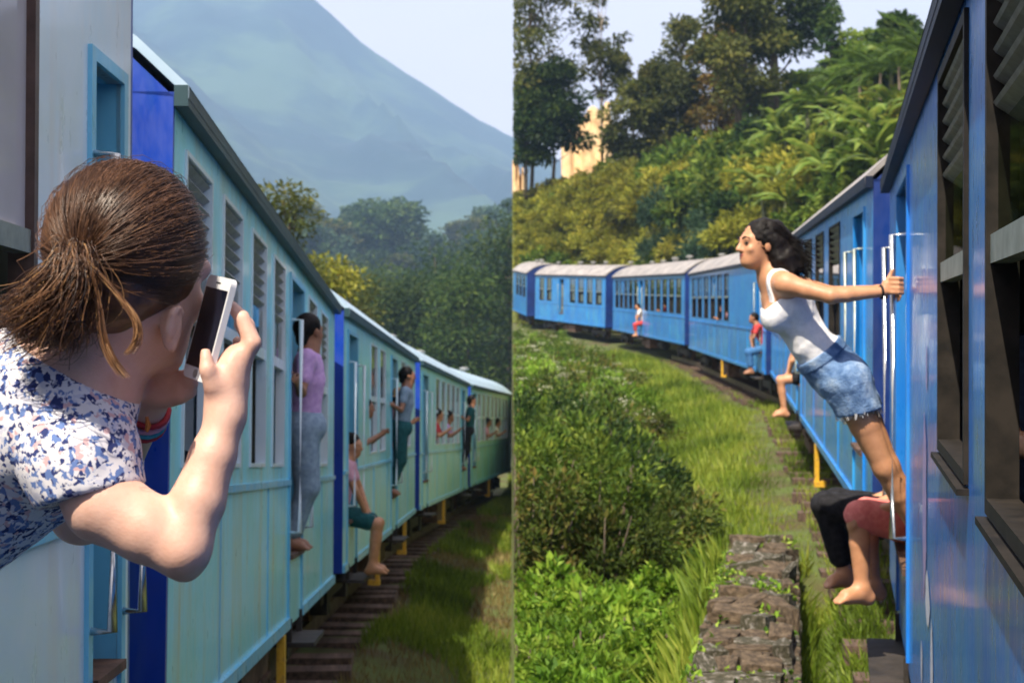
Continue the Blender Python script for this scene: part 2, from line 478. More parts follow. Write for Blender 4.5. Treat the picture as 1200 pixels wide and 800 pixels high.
# bare ochre earth cutting beyond the crest, with its gullied face
def ochre(px0, px1, ytop, ybot, Y, seed, name, label):
    n = 26
    V = []
    for j in range(n):
        for k in range(n):
            a = j / (n - 1); c = k / (n - 1)
            p = P(px0 + (px1 - px0) * a, ybot + (ytop - ybot) * c, Y)
            q = fbm(np.array([[a * 6 + seed, c * 2.0, seed]]), 4)[0] - 0.47
            q2 = fbm(np.array([[a * 3 + seed, 7.0, seed * 2.0]]), 3)[0] - 0.47
            p[1] += c * 9 + q * 5.0
            p[2] += q2 * 5.0 * c
            p[0] = max(p[0], 0.03)
            V.append(p)
    # level top running back
    for j in range(n):
        p = np.array(V[j * n + n - 1]); p = p + np.array([0, 26, 1.0]); V.append(p)
    Fc = []
    for j in range(n - 1):
        for k in range(n - 1):
            Fc.append((j * n + k, (j + 1) * n + k, (j + 1) * n + k + 1, j * n + k + 1))
        Fc.append((j * n + n - 1, (j + 1) * n + n - 1, n * n + j + 1, n * n + j))
    o = mobj(name, raw_mesh(name, V, Fc, True, [M['ochre']]))
    tag(o, label, kind='structure')
ochre(660, 722, 118, 300, 150, 3.0, 'earth_cutting', 'bare ochre earth cutting beyond the crest')
ochre(600.5, 616, 176, 300, 140, 5.0, 'earth_cutting', 'narrow strip of bare ochre earth at the end of the hill')

# far mountain: ridge falling to the right, seen through haze
YM = 2500.0
rx = np.array([-500, -250, 0, 180, 270, 330, 372, 430, 500, 560, 600, 700, 860, 1100, 1500])
ry = np.array([170, 95, 30, -12, -26, -24, 2, 52, 100, 138, 158, 215, 300, 372, 395])
def mtn(X, Y):
    px = 600 + X / YM * F
    top = (400 - np.interp(px, rx, ry)) / F * YM
    t = np.clip((Y - 900) / (YM - 900), 0, 1)
    prof = t ** 1.35
    back = np.clip(1 - (Y - YM) / 250, 0, 1)
    prof = np.where(Y > YM, back, prof)
    q = np.stack([X * 0.0036 + Y * 0.0016, Y * 0.0008, 0 * X + 1.7], -1)
    ridg = np.abs(fbm(q * 1.6, 5) - 0.47) * 2
    n = ridg * 420 * prof * (1 - t ** 4) * (Y < YM)
    return CAMZ - 24 + (top + 22) * prof + n - 60 * prof * (1 - t) + (fbm(q * 9, 3) - .45) * 14 * prof
mo = mobj('mountain', grid_mesh('mountain', np.linspace(-2300, 1300, 150), np.concatenate([np.linspace(900, YM, 90), np.linspace(YM + 40, 2760, 8)]), mtn, M['mountain']))
tag(mo, 'huge hazy blue mountain slope falling to the right', kind='structure')

# wooded foothill in front of the mountain
def foot(X, Y):
    t = np.clip((Y - 300) / 320, 0, 1)
    prof = t * t * (3 - 2 * t)
    px = 600 + X / np.maximum(Y, 1) * F
    h = np.interp(px, [200, 380, 440, 520, 560, 600, 700], [30, 34, 26, 22, 28, 34, 30])
    n = (fbm(np.stack([X * .02, Y * .02, 0 * X], -1), 4) - .47) * 18
    return CAMZ - 24 + (h + 26 + n) * prof - np.clip((Y - 640) * 0.3, 0, 60)
M['foothill'] = noise_mat('dark_wooded_ground', (0.020, 0.032, 0.016, 1), (0.05, 0.07, 0.03, 1), 0.05, 0.95, detail=8)
fo = mobj('foothill', grid_mesh('foothill', np.linspace(-260, 90, 70), np.linspace(290, 760, 60), foot, M['foothill']))
tag(fo, 'dark wooded foothill below the mountain', kind='structure')

# ------------------------------------------------------------------ railway tracks
def track(name, label, st, sg, y0, y1, step):
    t = thing(name, label, 'railway track', (0, 0, 0))
    pts = []
    Ys = np.arange(y0, y1, 0.5)
    X = np.interp(Ys, st[:, 1], st[:, 0]); Z = np.interp(Ys, st[:, 1], st[:, 2]) + CAMZ - BED
    T = np.stack([np.gradient(X), np.gradient(Ys), np.gradient(Z)], -1); T /= np.linalg.norm(T, axis=1)[:, None]
    N = np.stack([T[:, 1] * sg, -T[:, 0] * sg, 0 * X], -1)             # towards the inside of the car
    C = np.stack([X, Ys, Z], -1)
    for off in (0.50, 2.20):
        m = MB()
        n = len(Ys)
        prof = [(-0.035, 0.02), (-0.035, 0.17), (0.035, 0.17), (0.035, 0.02)]
        for k in range(n):
            for a, b in prof:
                m.v.append(tuple(C[k] + N[k] * (off + a) + np.array([0, 0, b])))
        for k in range(n - 1):
            for j in range(4):
                j2 = (j + 1) % 4
                m.f.append((4 * k + j, 4 * k + j2, 4 * k + 4 + j2, 4 * k + 4 + j))
        m.build('rail', M['rail'], t)
    mb = MB(); mb.box((-0.12, -1.52, -0.12), (0.12, 1.52, 0.02)); me = mb.mesh('sleeper', M['sleeper'])
    s = y0 + 0.3
    while s < y1:
        x = np.interp(s, st[:, 1], st[:, 0]); z = np.interp(s, st[:, 1], st[:, 2]) + CAMZ - BED
        k = int(np.clip((s - y0) / 0.5, 0, len(Ys) - 1))
        c = np.array([x, s, z]) + N[k] * 1.35
        ang = math.atan2(T[k][1], T[k][0])
        mobj('sleeper', me, t, c, (random.uniform(-.02, .02), 0, ang + random.uniform(-.03, .03)), (random.uniform(.85, 1.15), random.uniform(.95, 1.03), 1))
        s += step * random.uniform(0.92, 1.1)
    return t
track('railway_track', 'weedy timber-sleeper track beneath the bright blue train', R_ST, 1, -3, 60, 0.72)
track('railway_track', 'shaded track beneath the pale teal train', L_ST, -1, 2, 50, 0.8)
# ------------------------------------------------------------------ carriages
CW = 2.7
_shared = {}
def shared(key, fn):
    if key not in _shared:
        _shared[key] = fn()
    return _shared[key]

def car(label, A, B, sg, ops, pal, near=False, zw=(1.08, 2.34), slats=False, vents=4, yellow=(), far_windows=True, group=None, EAVE=2.5, mould=True):
    """A, B: near and far end of the visible skirt; sg=+1 train on the right of the camera, -1 on the left.
    ops: ('w'|'d'|'b', s0, s1) openings along the side measured from A."""
    A = np.asarray(A, float); B = np.asarray(B, float)
    L = float(np.linalg.norm(B - A))
    xa = (B - A) / L
    ya = np.array([-xa[1], xa[0], 0.0]); ya /= np.linalg.norm(ya)
    za = np.cross(xa, ya)
    root = thing('train_carriage', label, 'train carriage', A, group)
    mat = Matrix((xa, ya, za)).transposed()
    root.rotation_euler = mat.to_euler()
    I = lambda d: -sg * d           # inward distance -> local y
    W0, W1 = zw
    FL = 0.46
    T = 0.04
    def wall(m, inn, openings, outer=True):
        """panels round the openings; inn = inward distance of the outer face"""
        y0, y1 = I(inn), I(inn + T if outer else inn - T)
        s = 0.0
        for k, a, b in sorted(openings, key=lambda t: t[1]):
            if a > s + 1e-4:
                m.box((s, y0, 0), (a, y1, EAVE))
            if k == 'd':
                m.box((a, y0, 2.30), (b, y1, EAVE))
                m.box((a, y0, 0.0), (b, y1, FL - 0.02))
            else:
                m.box((a, y0, 0), (b, y1, W0))
                m.box((a, y0, W1), (b, y1, EAVE))
            s = b
        if s < L - 1e-4:
            m.box((s, y0, 0), (L, y1, EAVE))
    m = MB(); wall(m, 0.0, ops)
    side = m.build('side_wall', pal['side'], root)
    fops = [o for o in ops if o[0] == 'w'] if far_windows else []
    m = MB(); wall(m, CW, fops, outer=False)
    m.build('far_side_wall', M['inside'], root)
    # mouldings
    m = MB()
    segs = [];  s = 0
    for k, a, b in sorted(ops, key=lambda t: t[1]):
        if k == 'd':
            segs.append((s, a)); s = b
    segs.append((s, L))
    for a, b in segs:
        if b - a > .05 and mould:
            m.box((a + .01, I(-0.018), 0.93), (b - .01, I(0.002), 0.965))
            m.box((a + .01, I(-0.022), 0.0), (b - .01, I(0.002), 0.07))
    if m.v: m.build('waist_moulding', pal['trim'], side)
    # vertical panel seams
    m = MB()
    s = 1.3
    blocked = lambda q: any(a - .06 < q < b + .06 for k, a, b in ops if k == 'd')
    while mould and s < L - .5:
        if not blocked(s):
            m = MB(); m.box((s, I(-0.006), 0.075), (s + 0.016, I(0.002), 0.925)); m.build('panel_seam', pal['trim'], side)
        s += 1.85
    # ends
    for xe, dirn in ((0.0, -1), (L, 1)):
        m = MB()
        x0, x1 = xe + dirn * .032, xe + dirn * .002
        d0, d1 = (CW - 0.85) / 2, (CW + 0.85) / 2
        a, b = 0.001, CW - .001
        m.box((x0, I(a), 0.0), (x1, I(d0), EAVE)); m.box((x0, I(d1), 0.0), (x1, I(b), EAVE))
        m.box((x0, I(d0), 2.25), (x1, I(d1), EAVE)); m.box((x0, I(d0), 0.0), (x1, I(d1), FL))
        # curved cap under the roof
        n = 12
        top = []
        for j in range(n + 1):
            f = j / n
            top.append((f * CW, EAVE + 0.52 * (1 - (2 * f - 1) ** 2) ** 0.75))
        for j in range(n):
            m.quad([(x0, I(top[j][0]), EAVE), (x0, I(top[j + 1][0]), EAVE), (x0, I(top[j + 1][0]), top[j + 1][1] - .02), (x0, I(top[j][0]), top[j][1] - .02)])
        m.build('end_wall', pal['end'], root)
        m = MB()
        xo = xe + dirn * 0.32
        for kx in np.linspace(xe + dirn * 0.02, xo, 5):
            m.box((kx, I(d0 - .1), FL - .12), (kx + dirn * 0.03, I(d1 + .1), 2.32))
        m.build('corridor_bellows', M['under'], root)
    # roof: an arc with thickness, overhanging a little
    n = 14
    m = MB()
    prof = []
    for j in range(n + 1):
        f = j / n
        prof.append((-0.06 + f * (CW + 0.12), EAVE + 0.02 + 0.55 * (1 - abs(2 * f - 1) ** 2.4) ** 0.9))
    e = 0.05
    for j in range(n):
        (d0, z0), (d1, z1) = prof[j], prof[j + 1]
        m.quad([(-e, I(d0), z0), (L + e, I(d0), z0), (L + e, I(d1), z1), (-e, I(d1), z1)])
        m.quad([(-e, I(d0), z0 - .05), (L + e, I(d0), z0 - .05), (L + e, I(d1), z1 - .05), (-e, I(d1), z1 - .05)])
        for xx in (-e, L + e):
            m.quad([(xx, I(d0), z0 - .05), (xx, I(d1), z1 - .05), (xx, I(d1), z1), (xx, I(d0), z0)])
    roof = m.build('roof', pal['roof'], root, smooth=False)
    m = MB(); m.box((-e - .002, I(-0.058), EAVE - 0.06), (L + e + .002, I(-0.004), EAVE + 0.022)); m.build('rain_gutter', pal['gutter'], roof)
    vm = shared('vent', lambda: _vent_mesh())
    for q in range(vents):
        mobj('roof_vent', vm, roof, (L * (q + .5) / vents, I(CW / 2 + random.choice((-.3, .3))), EAVE + 0.56))
    # floor, far interior lining
    m = MB(); m.box((0.1, I(T + .01), FL - 0.10), (L - 0.1, I(CW - T - .01), FL)); m.build('floor', M['floor'], root)
    m = MB(); m.box((0.1, I(T + .02), EAVE - 0.03), (L - .1, I(CW - T - .02), EAVE - 0.01)); m.build('ceiling_lining', M['inside'], root)
    # seats
    sm = shared('seat', lambda: _seat_mesh())
    s = 0.9
    while s < L - 1.0:
        if not any(k == 'd' and a - .9 < s < b + .5 for k, a, b in ops):
            for d in (0.62, CW - 0.62):
                mobj('seat', sm, root, (s, I(d), FL))
        s += 1.5 if near else 1.9
    # windows and doors
    for k, a, b in ops:
        if k == 'w':
            _window(root, side, a, b, W0, W1, I, pal, near, slats)
        elif k == 'd':
            _door(root, a, b, FL, I, pal, near)
    if far_windows:
        for k, a, b in fops:
            m = MB(); m.quad([(a, I(CW - .03), W0), (b, I(CW - .03), W0), (b, I(CW - .03), W1), (a, I(CW - .03), W1)])
            m.build('far_pane', M['glass'], root)
    # underframe
    m = MB()
    m.box((0.15, I(0.35), -0.14), (L - .15, I(0.55), -0.003)); m.box((0.15, I(CW - .55), -0.14), (L - .15, I(CW - .35), -0.003))
    m.box((0.1, I(0.1), -0.003), (L - .1, I(CW - .1), 0.30))
    m.build('underframe', M['under'], root)
    for c in ((2.0, L - 2.0) if L > 6.5 else (L / 2,)):
        _bogie(root, c, I)
    c = L / 2
    if L > 8:
        m = MB()
        m.box((c - 1.1, I(0.12), -0.46), (c + 0.2, I(0.8), -0.10)); m.box((c + .5, I(0.15), -0.40), (c + 1.3, I(0.7), -0.12))
        m.box((c - 1.12, I(0.10), -0.30), (c + .22, I(0.119), -0.27))
        m.build('battery_box', M['rust'], root)
        m = MB(); m.tube([(c - 2.6, I(0.55), -0.3), (c - 1.5, I(0.55), -0.3)], 0.17, 12); m.build('air_tank', M['under'], root)
    for s in yellow:
        m = MB(); m.box((s, I(-0.03), -0.44), (s + .08, I(0.02), -0.004)); m.box((s - .03, I(-0.035), -0.48), (s + .11, I(0.10), -0.42))
        m.build('yellow_step_bracket', M['yellow'], root)
    root['len'] = L
    return root, (lambda s, d, z: np.array(A) + xa * s + ya * I(d) + za * z)

def _vent_mesh():
    m = MB()
    m.tube([(0, 0, 0), (0, 0, .12)], .05, 8); m.tube([(0, 0, .10), (0, 0, .16), (0, 0, .19)], [.13, .15, .06], 10)
    return m.mesh('roof_vent', M['alu'])
def _seat_mesh():
    m = MB()
    m.box((-.02, -.48, .30), (.44, .48, .42)); m.box((-.10, -.48, .36), (-.02, .48, 1.12)); m.box((0, -.05, 0), (.35, .05, .30))
    return m.mesh('seat', M['seat'])

def _window(root, side, a, b, W0, W1, I, pal, near, slats):
    wd = b - a
    m = MB(); e = 0.035 if near else 0.022
    o, i_ = I(-0.016), I(0.085)
    o, i_ = (I(-0.012), I(0.055)) if near else (I(-0.010), I(0.048))
    g = .001
    m.box((a + g, o, W0 + g), (b - g, i_, W0 + e)); m.box((a + g, o, W1 - e), (b - g, i_, W1 - g))
    m.box((a + g, o, W0 + e), (a + e, i_, W1 - e)); m.box((b - e, o, W0 + e), (b - g, i_, W1 - e))
    a, b, W0, W1 = a + e, b - e, W0 + e, W1 - e; wd = b - a
    win = m.build('window', pal['frame'], root)
    zl0 = W1 - 0.30 * (W1 - W0) * (1.0 if slats else 0.0)
    if near:
        # sill that slopes out
        m = MB(); m.obox(((a + b) / 2, I(-0.012), W0 - .052), ((wd / 2 + .05), 0, 0), (0, .018, 0), (0, 0, .008)); m.build('sill', M['rubber'], win)
    zmid = W0 + 0.47 * (W1 - W0) if near else W0 + .5 * (W1 - W0)
    m = MB(); m.box((a, I(-0.004), zmid - .03), (b, I(0.04), zmid + .03)); m.build('middle_rail', pal['rail'], win)
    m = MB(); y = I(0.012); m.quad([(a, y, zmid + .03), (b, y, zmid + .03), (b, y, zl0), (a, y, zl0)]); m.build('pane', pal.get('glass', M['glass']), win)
    if not near:
        m = MB(); y = I(0.055); zt = zmid - .03 - 0.15 * random.random()
        m.quad([(a, y, W0 + .12 * random.random()), (b, y, W0 + .12 * random.random()), (b, y, zt), (a, y, zt)])
        if random.random() < .6: m.build('pane', M['glass'], win)
    else:
        # half of the lower light is slid open: one sliding pane and its stile
        y = I(0.06); mid = a + wd * 0.5
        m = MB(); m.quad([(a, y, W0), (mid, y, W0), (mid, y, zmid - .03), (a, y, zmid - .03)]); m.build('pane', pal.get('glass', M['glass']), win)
        m = MB(); m.box((mid - .02, I(.05), W0), (mid + .02, I(.075), zmid - .03)); m.build('stile', M['rubber'], win)
    if slats:
        n = 6
        th = 0.30 * (W1 - W0) / n
        m = MB(); m.obox((0, 0, 0), (wd / 2, 0, 0), (0, .026, (.018 if I(1) < 0 else -.018)), (0, .003, .004))
        me = m.mesh('louvre_slat', pal['slat'])
        for j in range(n):
            mobj('louvre_slat', me, win, ((a + b) / 2, I(0.030), zl0 + (j + .5) * th))

def _door(root, a, b, FL, I, pal, near):
    m = MB(); e = .05
    o, i_ = I(-0.014), I(0.10)
    m.box((a - e, o, 0.05), (a, i_, 2.34)); m.box((b, o, 0.05), (b + e, i_, 2.34)); m.box((a, o, 2.30), (b, i_, 2.34))
    fr = m.build('door_frame', pal['trim'], root)
    # vestibule partitions inside
    for q in (a - .06, b + .02):
        m = MB(); m.box((q, I(0.11), FL), (q + .04, I(1.05), 2.4)); m.build('vestibule_partition', M['inside'], root)
    # footboard and step
    m = MB(); m.box((a + .03, I(-0.17), -0.13), (b - .03, I(0.18), -0.10)); m.box((a + .06, I(-0.02), -0.10), (a + .09, I(0.02), .05)); m.box((b - .09, I(-0.02), -0.10), (b - .06, I(0.02), .05))
    m.build('footboard', M['under'], root)
    m = MB(); m.box((a, I(-0.03), FL - .018), (b, I(.12), FL + .012)); m.build('door_sill', M['rust'], root)
    for q in (a - 0.02, b + 0.02):
        pts = [(q, I(0.01), 0.62), (q, I(-0.075), 0.62), (q, I(-0.075), 1.0), (q, I(-0.075), 2.02), (q, I(0.01), 2.02)]
        m = MB(); m.tube(pts, 0.016, 8); m.build('handrail', M['steel'] if near else pal['rail'], fr, smooth=True)

def _bogie(root, c, I):
    m = MB()
    for d in (0.30, CW - .42):
        m.box((c - 1.25, I(d), -0.40), (c + 1.25, I(d + .12), -0.24))
        for q in (-.85, .85):
            m.box((c + q - .14, I(d - .03), -0.52), (c + q + .14, I(d + .15), -0.20))
        for q in (-.3, 0, .3):
            m.tube([(c + q, I(d + .06), -.24), (c + q, I(d + .06), -.06)], .075, 8)
    m.box((c - .15, I(.36), -.36), (c + .15, I(CW - .36), -.26))
    bo = m.build('bogie', M['under'], root)
    wm = shared('wheel%d' % (1 if I(1) > 0 else -1), lambda: _wheel_mesh(I))
    for q in (-.85, .85):
        for d in (0.50, 2.20):
            mobj('wheel', wm, bo, (c + q, I(d), -0.20))
def _wheel_mesh(I):
    m = MB()
    m.tube([(0, -.055, 0), (0, .055, 0)], .40, 20); m.tube([(0, -.09, 0), (0, .09, 0)], .11, 10)
    return m.mesh('wheel', M['rust'])

PR1 = dict(side=M['blue_r'], trim=M['blue_r'], end=M['navy_r'], roof=M['roof_n'], gutter=M['roof_n'], frame=M['rubber'], rail=M['dull_steel'], slat=M['slat'], glass=M['glass_dim'])
PR2 = dict(side=M['blue_r2'], trim=M['blue_r2'], end=M['navy_r'], roof=M['roof'], gutter=M['roof_n'], frame=M['rubber'], rail=M['dull_steel'], slat=M['slat'])
PL = dict(side=M['teal_l'], trim=M['cyan_l'], end=M['navy_l'], roof=M['roof_l'], gutter=M['gutter_l'], frame=M['pale_l'], rail=M['pale_l'], slat=M['slat_l'])
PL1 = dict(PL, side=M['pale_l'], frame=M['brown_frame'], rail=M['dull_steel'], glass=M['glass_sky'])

def up(v): return (v[0], v[1], v[2] + CAMZ)
def sY(st, k, Y):
    """distance along car k (stations 2k, 2k+1) where it passes distance Y"""
    a, b = st[2 * k], st[2 * k + 1]
    return float((Y - a[1]) / (b[1] - a[1]) * np.linalg.norm(b - a))
def opsY(st, k, lst):
    return [(t, sY(st, k, y0), sY(st, k, y1)) for t, y0, y1 in lst]
def auto(L, doors, pitch=1.25, w=0.85, margin=0.5, blank=()):
    o = [('d', a, b) for a, b in doors]
    s = margin
    while s + w < L - margin:
        if all(s > b + .35 or s + w < a - .35 for a, b in list(doors) + list(blank)):
            o.append(('w', s, s + w))
        s += pitch
    return o
def clen(st, k): return float(np.linalg.norm(st[2 * k + 1] - st[2 * k]))

# right-hand train
oR1 = opsY(R_ST, 0, [('w', -3.6, -2.5), ('w', -2.0, -0.9), ('w', -0.4, 0.7), ('w', 2.1, 3.27), ('w', 3.82, 4.87), ('d', 7.12, 8.35)])
carR1, atR1 = car('bright blue carriage with open louvred windows and a woman leaning from its door', up(R_ST[0]), up(R_ST[1]), 1, oR1, PR1, near=True, zw=(1.22, 2.40), slats=True, mould=False)
oR2 = opsY(R_ST, 1, [('d', 11.72, 12.55), ('w', 14.05, 15.4), ('w', 16.2, 17.5), ('w', 18.3, 19.6), ('d', 20.6, 21.6), ('w', 22.6, 23.9), ('w', 24.7, 26), ('w', 26.8, 28.1), ('w', 28.9, 30.2)])
carR2, atR2 = car('light blue carriage coupled behind the one the woman leans from', up(R_ST[2]), up(R_ST[3]), 1, oR2, PR2, slats=True, vents=5, yellow=(sY(R_ST, 1, 17.2),))
oR3 = opsY(R_ST, 2, [('d', 34.0, 35.0), ('w', 40.6, 41.6), ('w', 42.2, 43.3), ('w', 43.9, 45.1), ('w', 45.8, 47.0), ('w', 47.7, 49.0), ('w', 49.6, 50.9)])
carR3, atR3 = car('blue carriage with a long blank panel beside its grouped windows', up(R_ST[4]), up(R_ST[5]), 1, oR3, PR2, vents=5, yellow=(sY(R_ST, 2, 42.0),))
L4 = clen(R_ST, 3)
oR4 = auto(L4, [(L4 * .50, L4 * .50 + 1.1)], pitch=1.55, w=1.05, margin=.7)
carR4, atR4 = car('blue carriage with a passenger hanging from its middle door', up(R_ST[6]), up(R_ST[7]), 1, oR4, PR2, vents=6)
L5 = clen(R_ST, 4)
oR5 = auto(L5, [(L5 * .555, L5 * .555 + .9)], pitch=1.55, w=1.0, margin=.6)
carR5, atR5 = car('blue carriage on the far bend, last but one', up(R_ST[8]), up(R_ST[9]), 1, oR5, PR2, vents=6)
L6 = clen(R_ST, 5)
carR6, atR6 = car('last blue carriage at the far end of the bend', up(R_ST[10]), up(R_ST[11]), 1, auto(L6, [], pitch=1.7, w=1.1, margin=.7), PR2, vents=3)

# left-hand train
oL1 = opsY(L_ST, 0, [('w', -2.9, -1.9), ('w', -1.5, -0.5), ('w', -0.1, 0.9), ('w', 1.3, 2.3), ('w', 2.75, 3.92), ('d', 4.50, 4.86)])
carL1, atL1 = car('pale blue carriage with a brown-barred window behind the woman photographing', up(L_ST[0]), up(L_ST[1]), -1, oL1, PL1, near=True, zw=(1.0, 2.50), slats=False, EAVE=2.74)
oL2 = opsY(L_ST, 1, [('w', 6.0, 6.68), ('w', 7.02, 7.68), ('w', 8.05, 8.70), ('w', 9.05, 9.68), ('d', 10.06, 10.9), ('w', 11.3, 12.0), ('w', 12.4, 13.1)])
carL2, atL2 = car('faded teal carriage with louvred windows and royal blue end wall', up(L_ST[2]), up(L_ST[3]), -1, oL2, dict(PL, side=M['teal_l']), slats=True, zw=(1.05, 2.33), yellow=(sY(L_ST, 1, 9.6),))
l3 = clen(L_ST, 2)
carL3, atL3 = car('teal carriage with a barefoot passenger seated in its doorway', up(L_ST[4]), up(L_ST[5]), -1, auto(l3, [(0.35, 1.2), (l3 - 4.8, l3 - 3.9)], 1.15, .8, .4), PL, yellow=(3.6, 8.0))
l4 = clen(L_ST, 3)
carL4, atL4 = car('teal carriage with a straw-hatted passenger leaning from it', up(L_ST[6]), up(L_ST[7]), -1, auto(l4, [(0.4, 1.3), (l4 - 2, l4 - 1.1)], 1.2, .85, .4), PL, yellow=(4.5,))
l5 = clen(L_ST, 4)
carL5, atL5 = car('last teal carriage where the pale train curves out of view', up(L_ST[8]), up(L_ST[9]), -1, auto(l5, [(0.4, 1.3)], 1.3, .9, .4), PL, yellow=(5,))

# scraped paint on the near blue carriage: thin irregular flakes of old white and pink paint
M['scrape'] = noise_mat('old_white_paint', (0.42, 0.48, 0.66, 1), (0.74, 0.74, 0.80, 1), 30, 0.5, detail=8)
M['scrape_pink'] = noise_mat('old_pinkish_paint', (0.22, 0.26, 0.62, 1), (0.50, 0.36, 0.58, 1), 14, 0.4, detail=8)
def flake(Yc, zc, hw, hh, mat, seed):
    sc = sY(R_ST, 0, Yc); n = 26; m = MB(); pts = []
    for j in range(n):
        t = 2 * math.pi * j / n
        r = .55 + .9 * float(fbm(np.array([[math.cos(t) * 1.3 + seed, math.sin(t) * 1.3, seed * 2.1]]), 4)[0])
        pts.append((sc + hw * r * math.cos(t), .003, zc + hh * r * math.sin(t)))
    m.quad(pts); m.build('paint_scrape', M[mat], carR1)
flake(5.55, .62, .16, .10, 'scrape', 1.0); flake(5.30, .40, .07, .20, 'scrape', 2.0); flake(5.75, .95, .13, .34, 'scrape_pink', 3.0); flake(5.95, .30, .06, .09, 'scrape', 5.0)
flake(5.62, 1.45, .05, .09, 'scrape_pink', 6.0); flake(4.6, .25, .05, .04, 'scrape', 7.0)
# ------------------------------------------------------------------ figures: blended solids, meshed by surface nets
def smin(a, b, k):
    h = np.maximum(k - np.abs(a - b), 0) / k
    return np.minimum(a, b) - h * h * k * 0.25

class Solid:
    def __init__(s): s.p = []; s.cut = []; s.noise = None
    def cone(s, a, b, ra, rb, k=0.02):
        s.p.append(('c', np.asarray(a, float), np.asarray(b, float), ra, rb, k)); return s
    def ell(s, c, r, R=None, k=0.02):
        s.p.append(('e', np.asarray(c, float), np.asarray(r, float), np.eye(3) if R is None else np.asarray(R, float), None, k)); return s
    def chain(s, pts, rs, k=0.02):
        s.p.append(('h', [np.asarray(q, float) for q in pts], None, list(rs), None, k)); return s
    def keep(s, pt, n):
        """keep the side of the plane that n points away from"""
        s.cut.append((np.asarray(pt, float), np.asarray(n, float) / np.linalg.norm(n))); return s
    def build(s, h):
        lo = np.full(3, 1e9); hi = -lo
        for q in s.p:
            if q[0] == 'c':
                r = max(q[3], q[4])
                for e in (q[1], q[2]): lo = np.minimum(lo, e - r); hi = np.maximum(hi, e + r)
            elif q[0] == 'h':
                r = max(q[3])
                for e in q[1]: lo = np.minimum(lo, e - r); hi = np.maximum(hi, e + r)
            else:
                r = max(q[2]); lo = np.minimum(lo, q[1] - r); hi = np.maximum(hi, q[1] + r)
        lo = lo - 3 * h; hi = hi + 3 * h
        n = np.ceil((hi - lo) / h).astype(int) + 1
        ax = [lo[i] + h * np.arange(n[i]) for i in range(3)]
        Fd = np.full(n, 1.0, np.float32)
        for q in s.p:
            pad = q[5] + 2 * h
            if q[0] == 'c':
                r = max(q[3], q[4]) + pad
                a = np.minimum(q[1], q[2]) - r; b = np.maximum(q[1], q[2]) + r
            elif q[0] == 'h':
                r = max(q[3]) + pad
                a = np.min(q[1], axis=0) - r; b = np.max(q[1], axis=0) + r
            else:
                r = max(q[2]) + pad; a = q[1] - r; b = q[1] + r
            i0 = np.clip(np.floor((a - lo) / h).astype(int), 0, n - 1); i1 = np.clip(np.ceil((b - lo) / h).astype(int) + 1, 1, n)
            sl = tuple(slice(i0[k], i1[k]) for k in range(3))
            X, Y, Z = np.meshgrid(*[ax[k][sl[k]] for k in range(3)], indexing='ij')
            pt = np.stack([X, Y, Z], -1)
            if q[0] == 'c':
                ba = q[2] - q[1]; t = np.clip(((pt - q[1]) @ ba) / (ba @ ba + 1e-12), 0, 1)
                d = np.linalg.norm(pt - q[1] - t[..., None] * ba, axis=-1) - (q[3] + (q[4] - q[3]) * t)
            elif q[0] == 'h':
                d = None
                for i in range(len(q[1]) - 1):
                    p0, p1 = q[1][i], q[1][i + 1]; ba = p1 - p0
                    t = np.clip(((pt - p0) @ ba) / (ba @ ba + 1e-12), 0, 1)
                    di = np.linalg.norm(pt - p0 - t[..., None] * ba, axis=-1) - (q[3][i] + (q[3][i + 1] - q[3][i]) * t)
                    d = di if d is None else smin(d, di, min(.008, .4 * min(q[3])))
            else:
                l = (pt - q[1]) @ q[3].T
                k0 = np.linalg.norm(l / q[2], axis=-1); k1 = np.linalg.norm(l / (q[2] ** 2), axis=-1) + 1e-9
                d = k0 * (k0 - 1) / k1
            Fd[sl] = smin(Fd[sl], d.astype(np.float32), q[5])
        if s.cut or s.noise:
            X, Y, Z = np.meshgrid(*ax, indexing='ij')
            pt = np.stack([X, Y, Z], -1)
            if s.noise:
                near_ = np.abs(Fd) < 0.03
                amp, sc = s.noise
                Fd[near_] += (amp * (fbm(pt[near_] * sc, 3) - .44) * 2).astype(np.float32)
            for c, nn in s.cut:
                Fd = np.maximum(Fd, ((pt - c) @ nn).astype(np.float32))
        return surface_nets(Fd, lo, h)

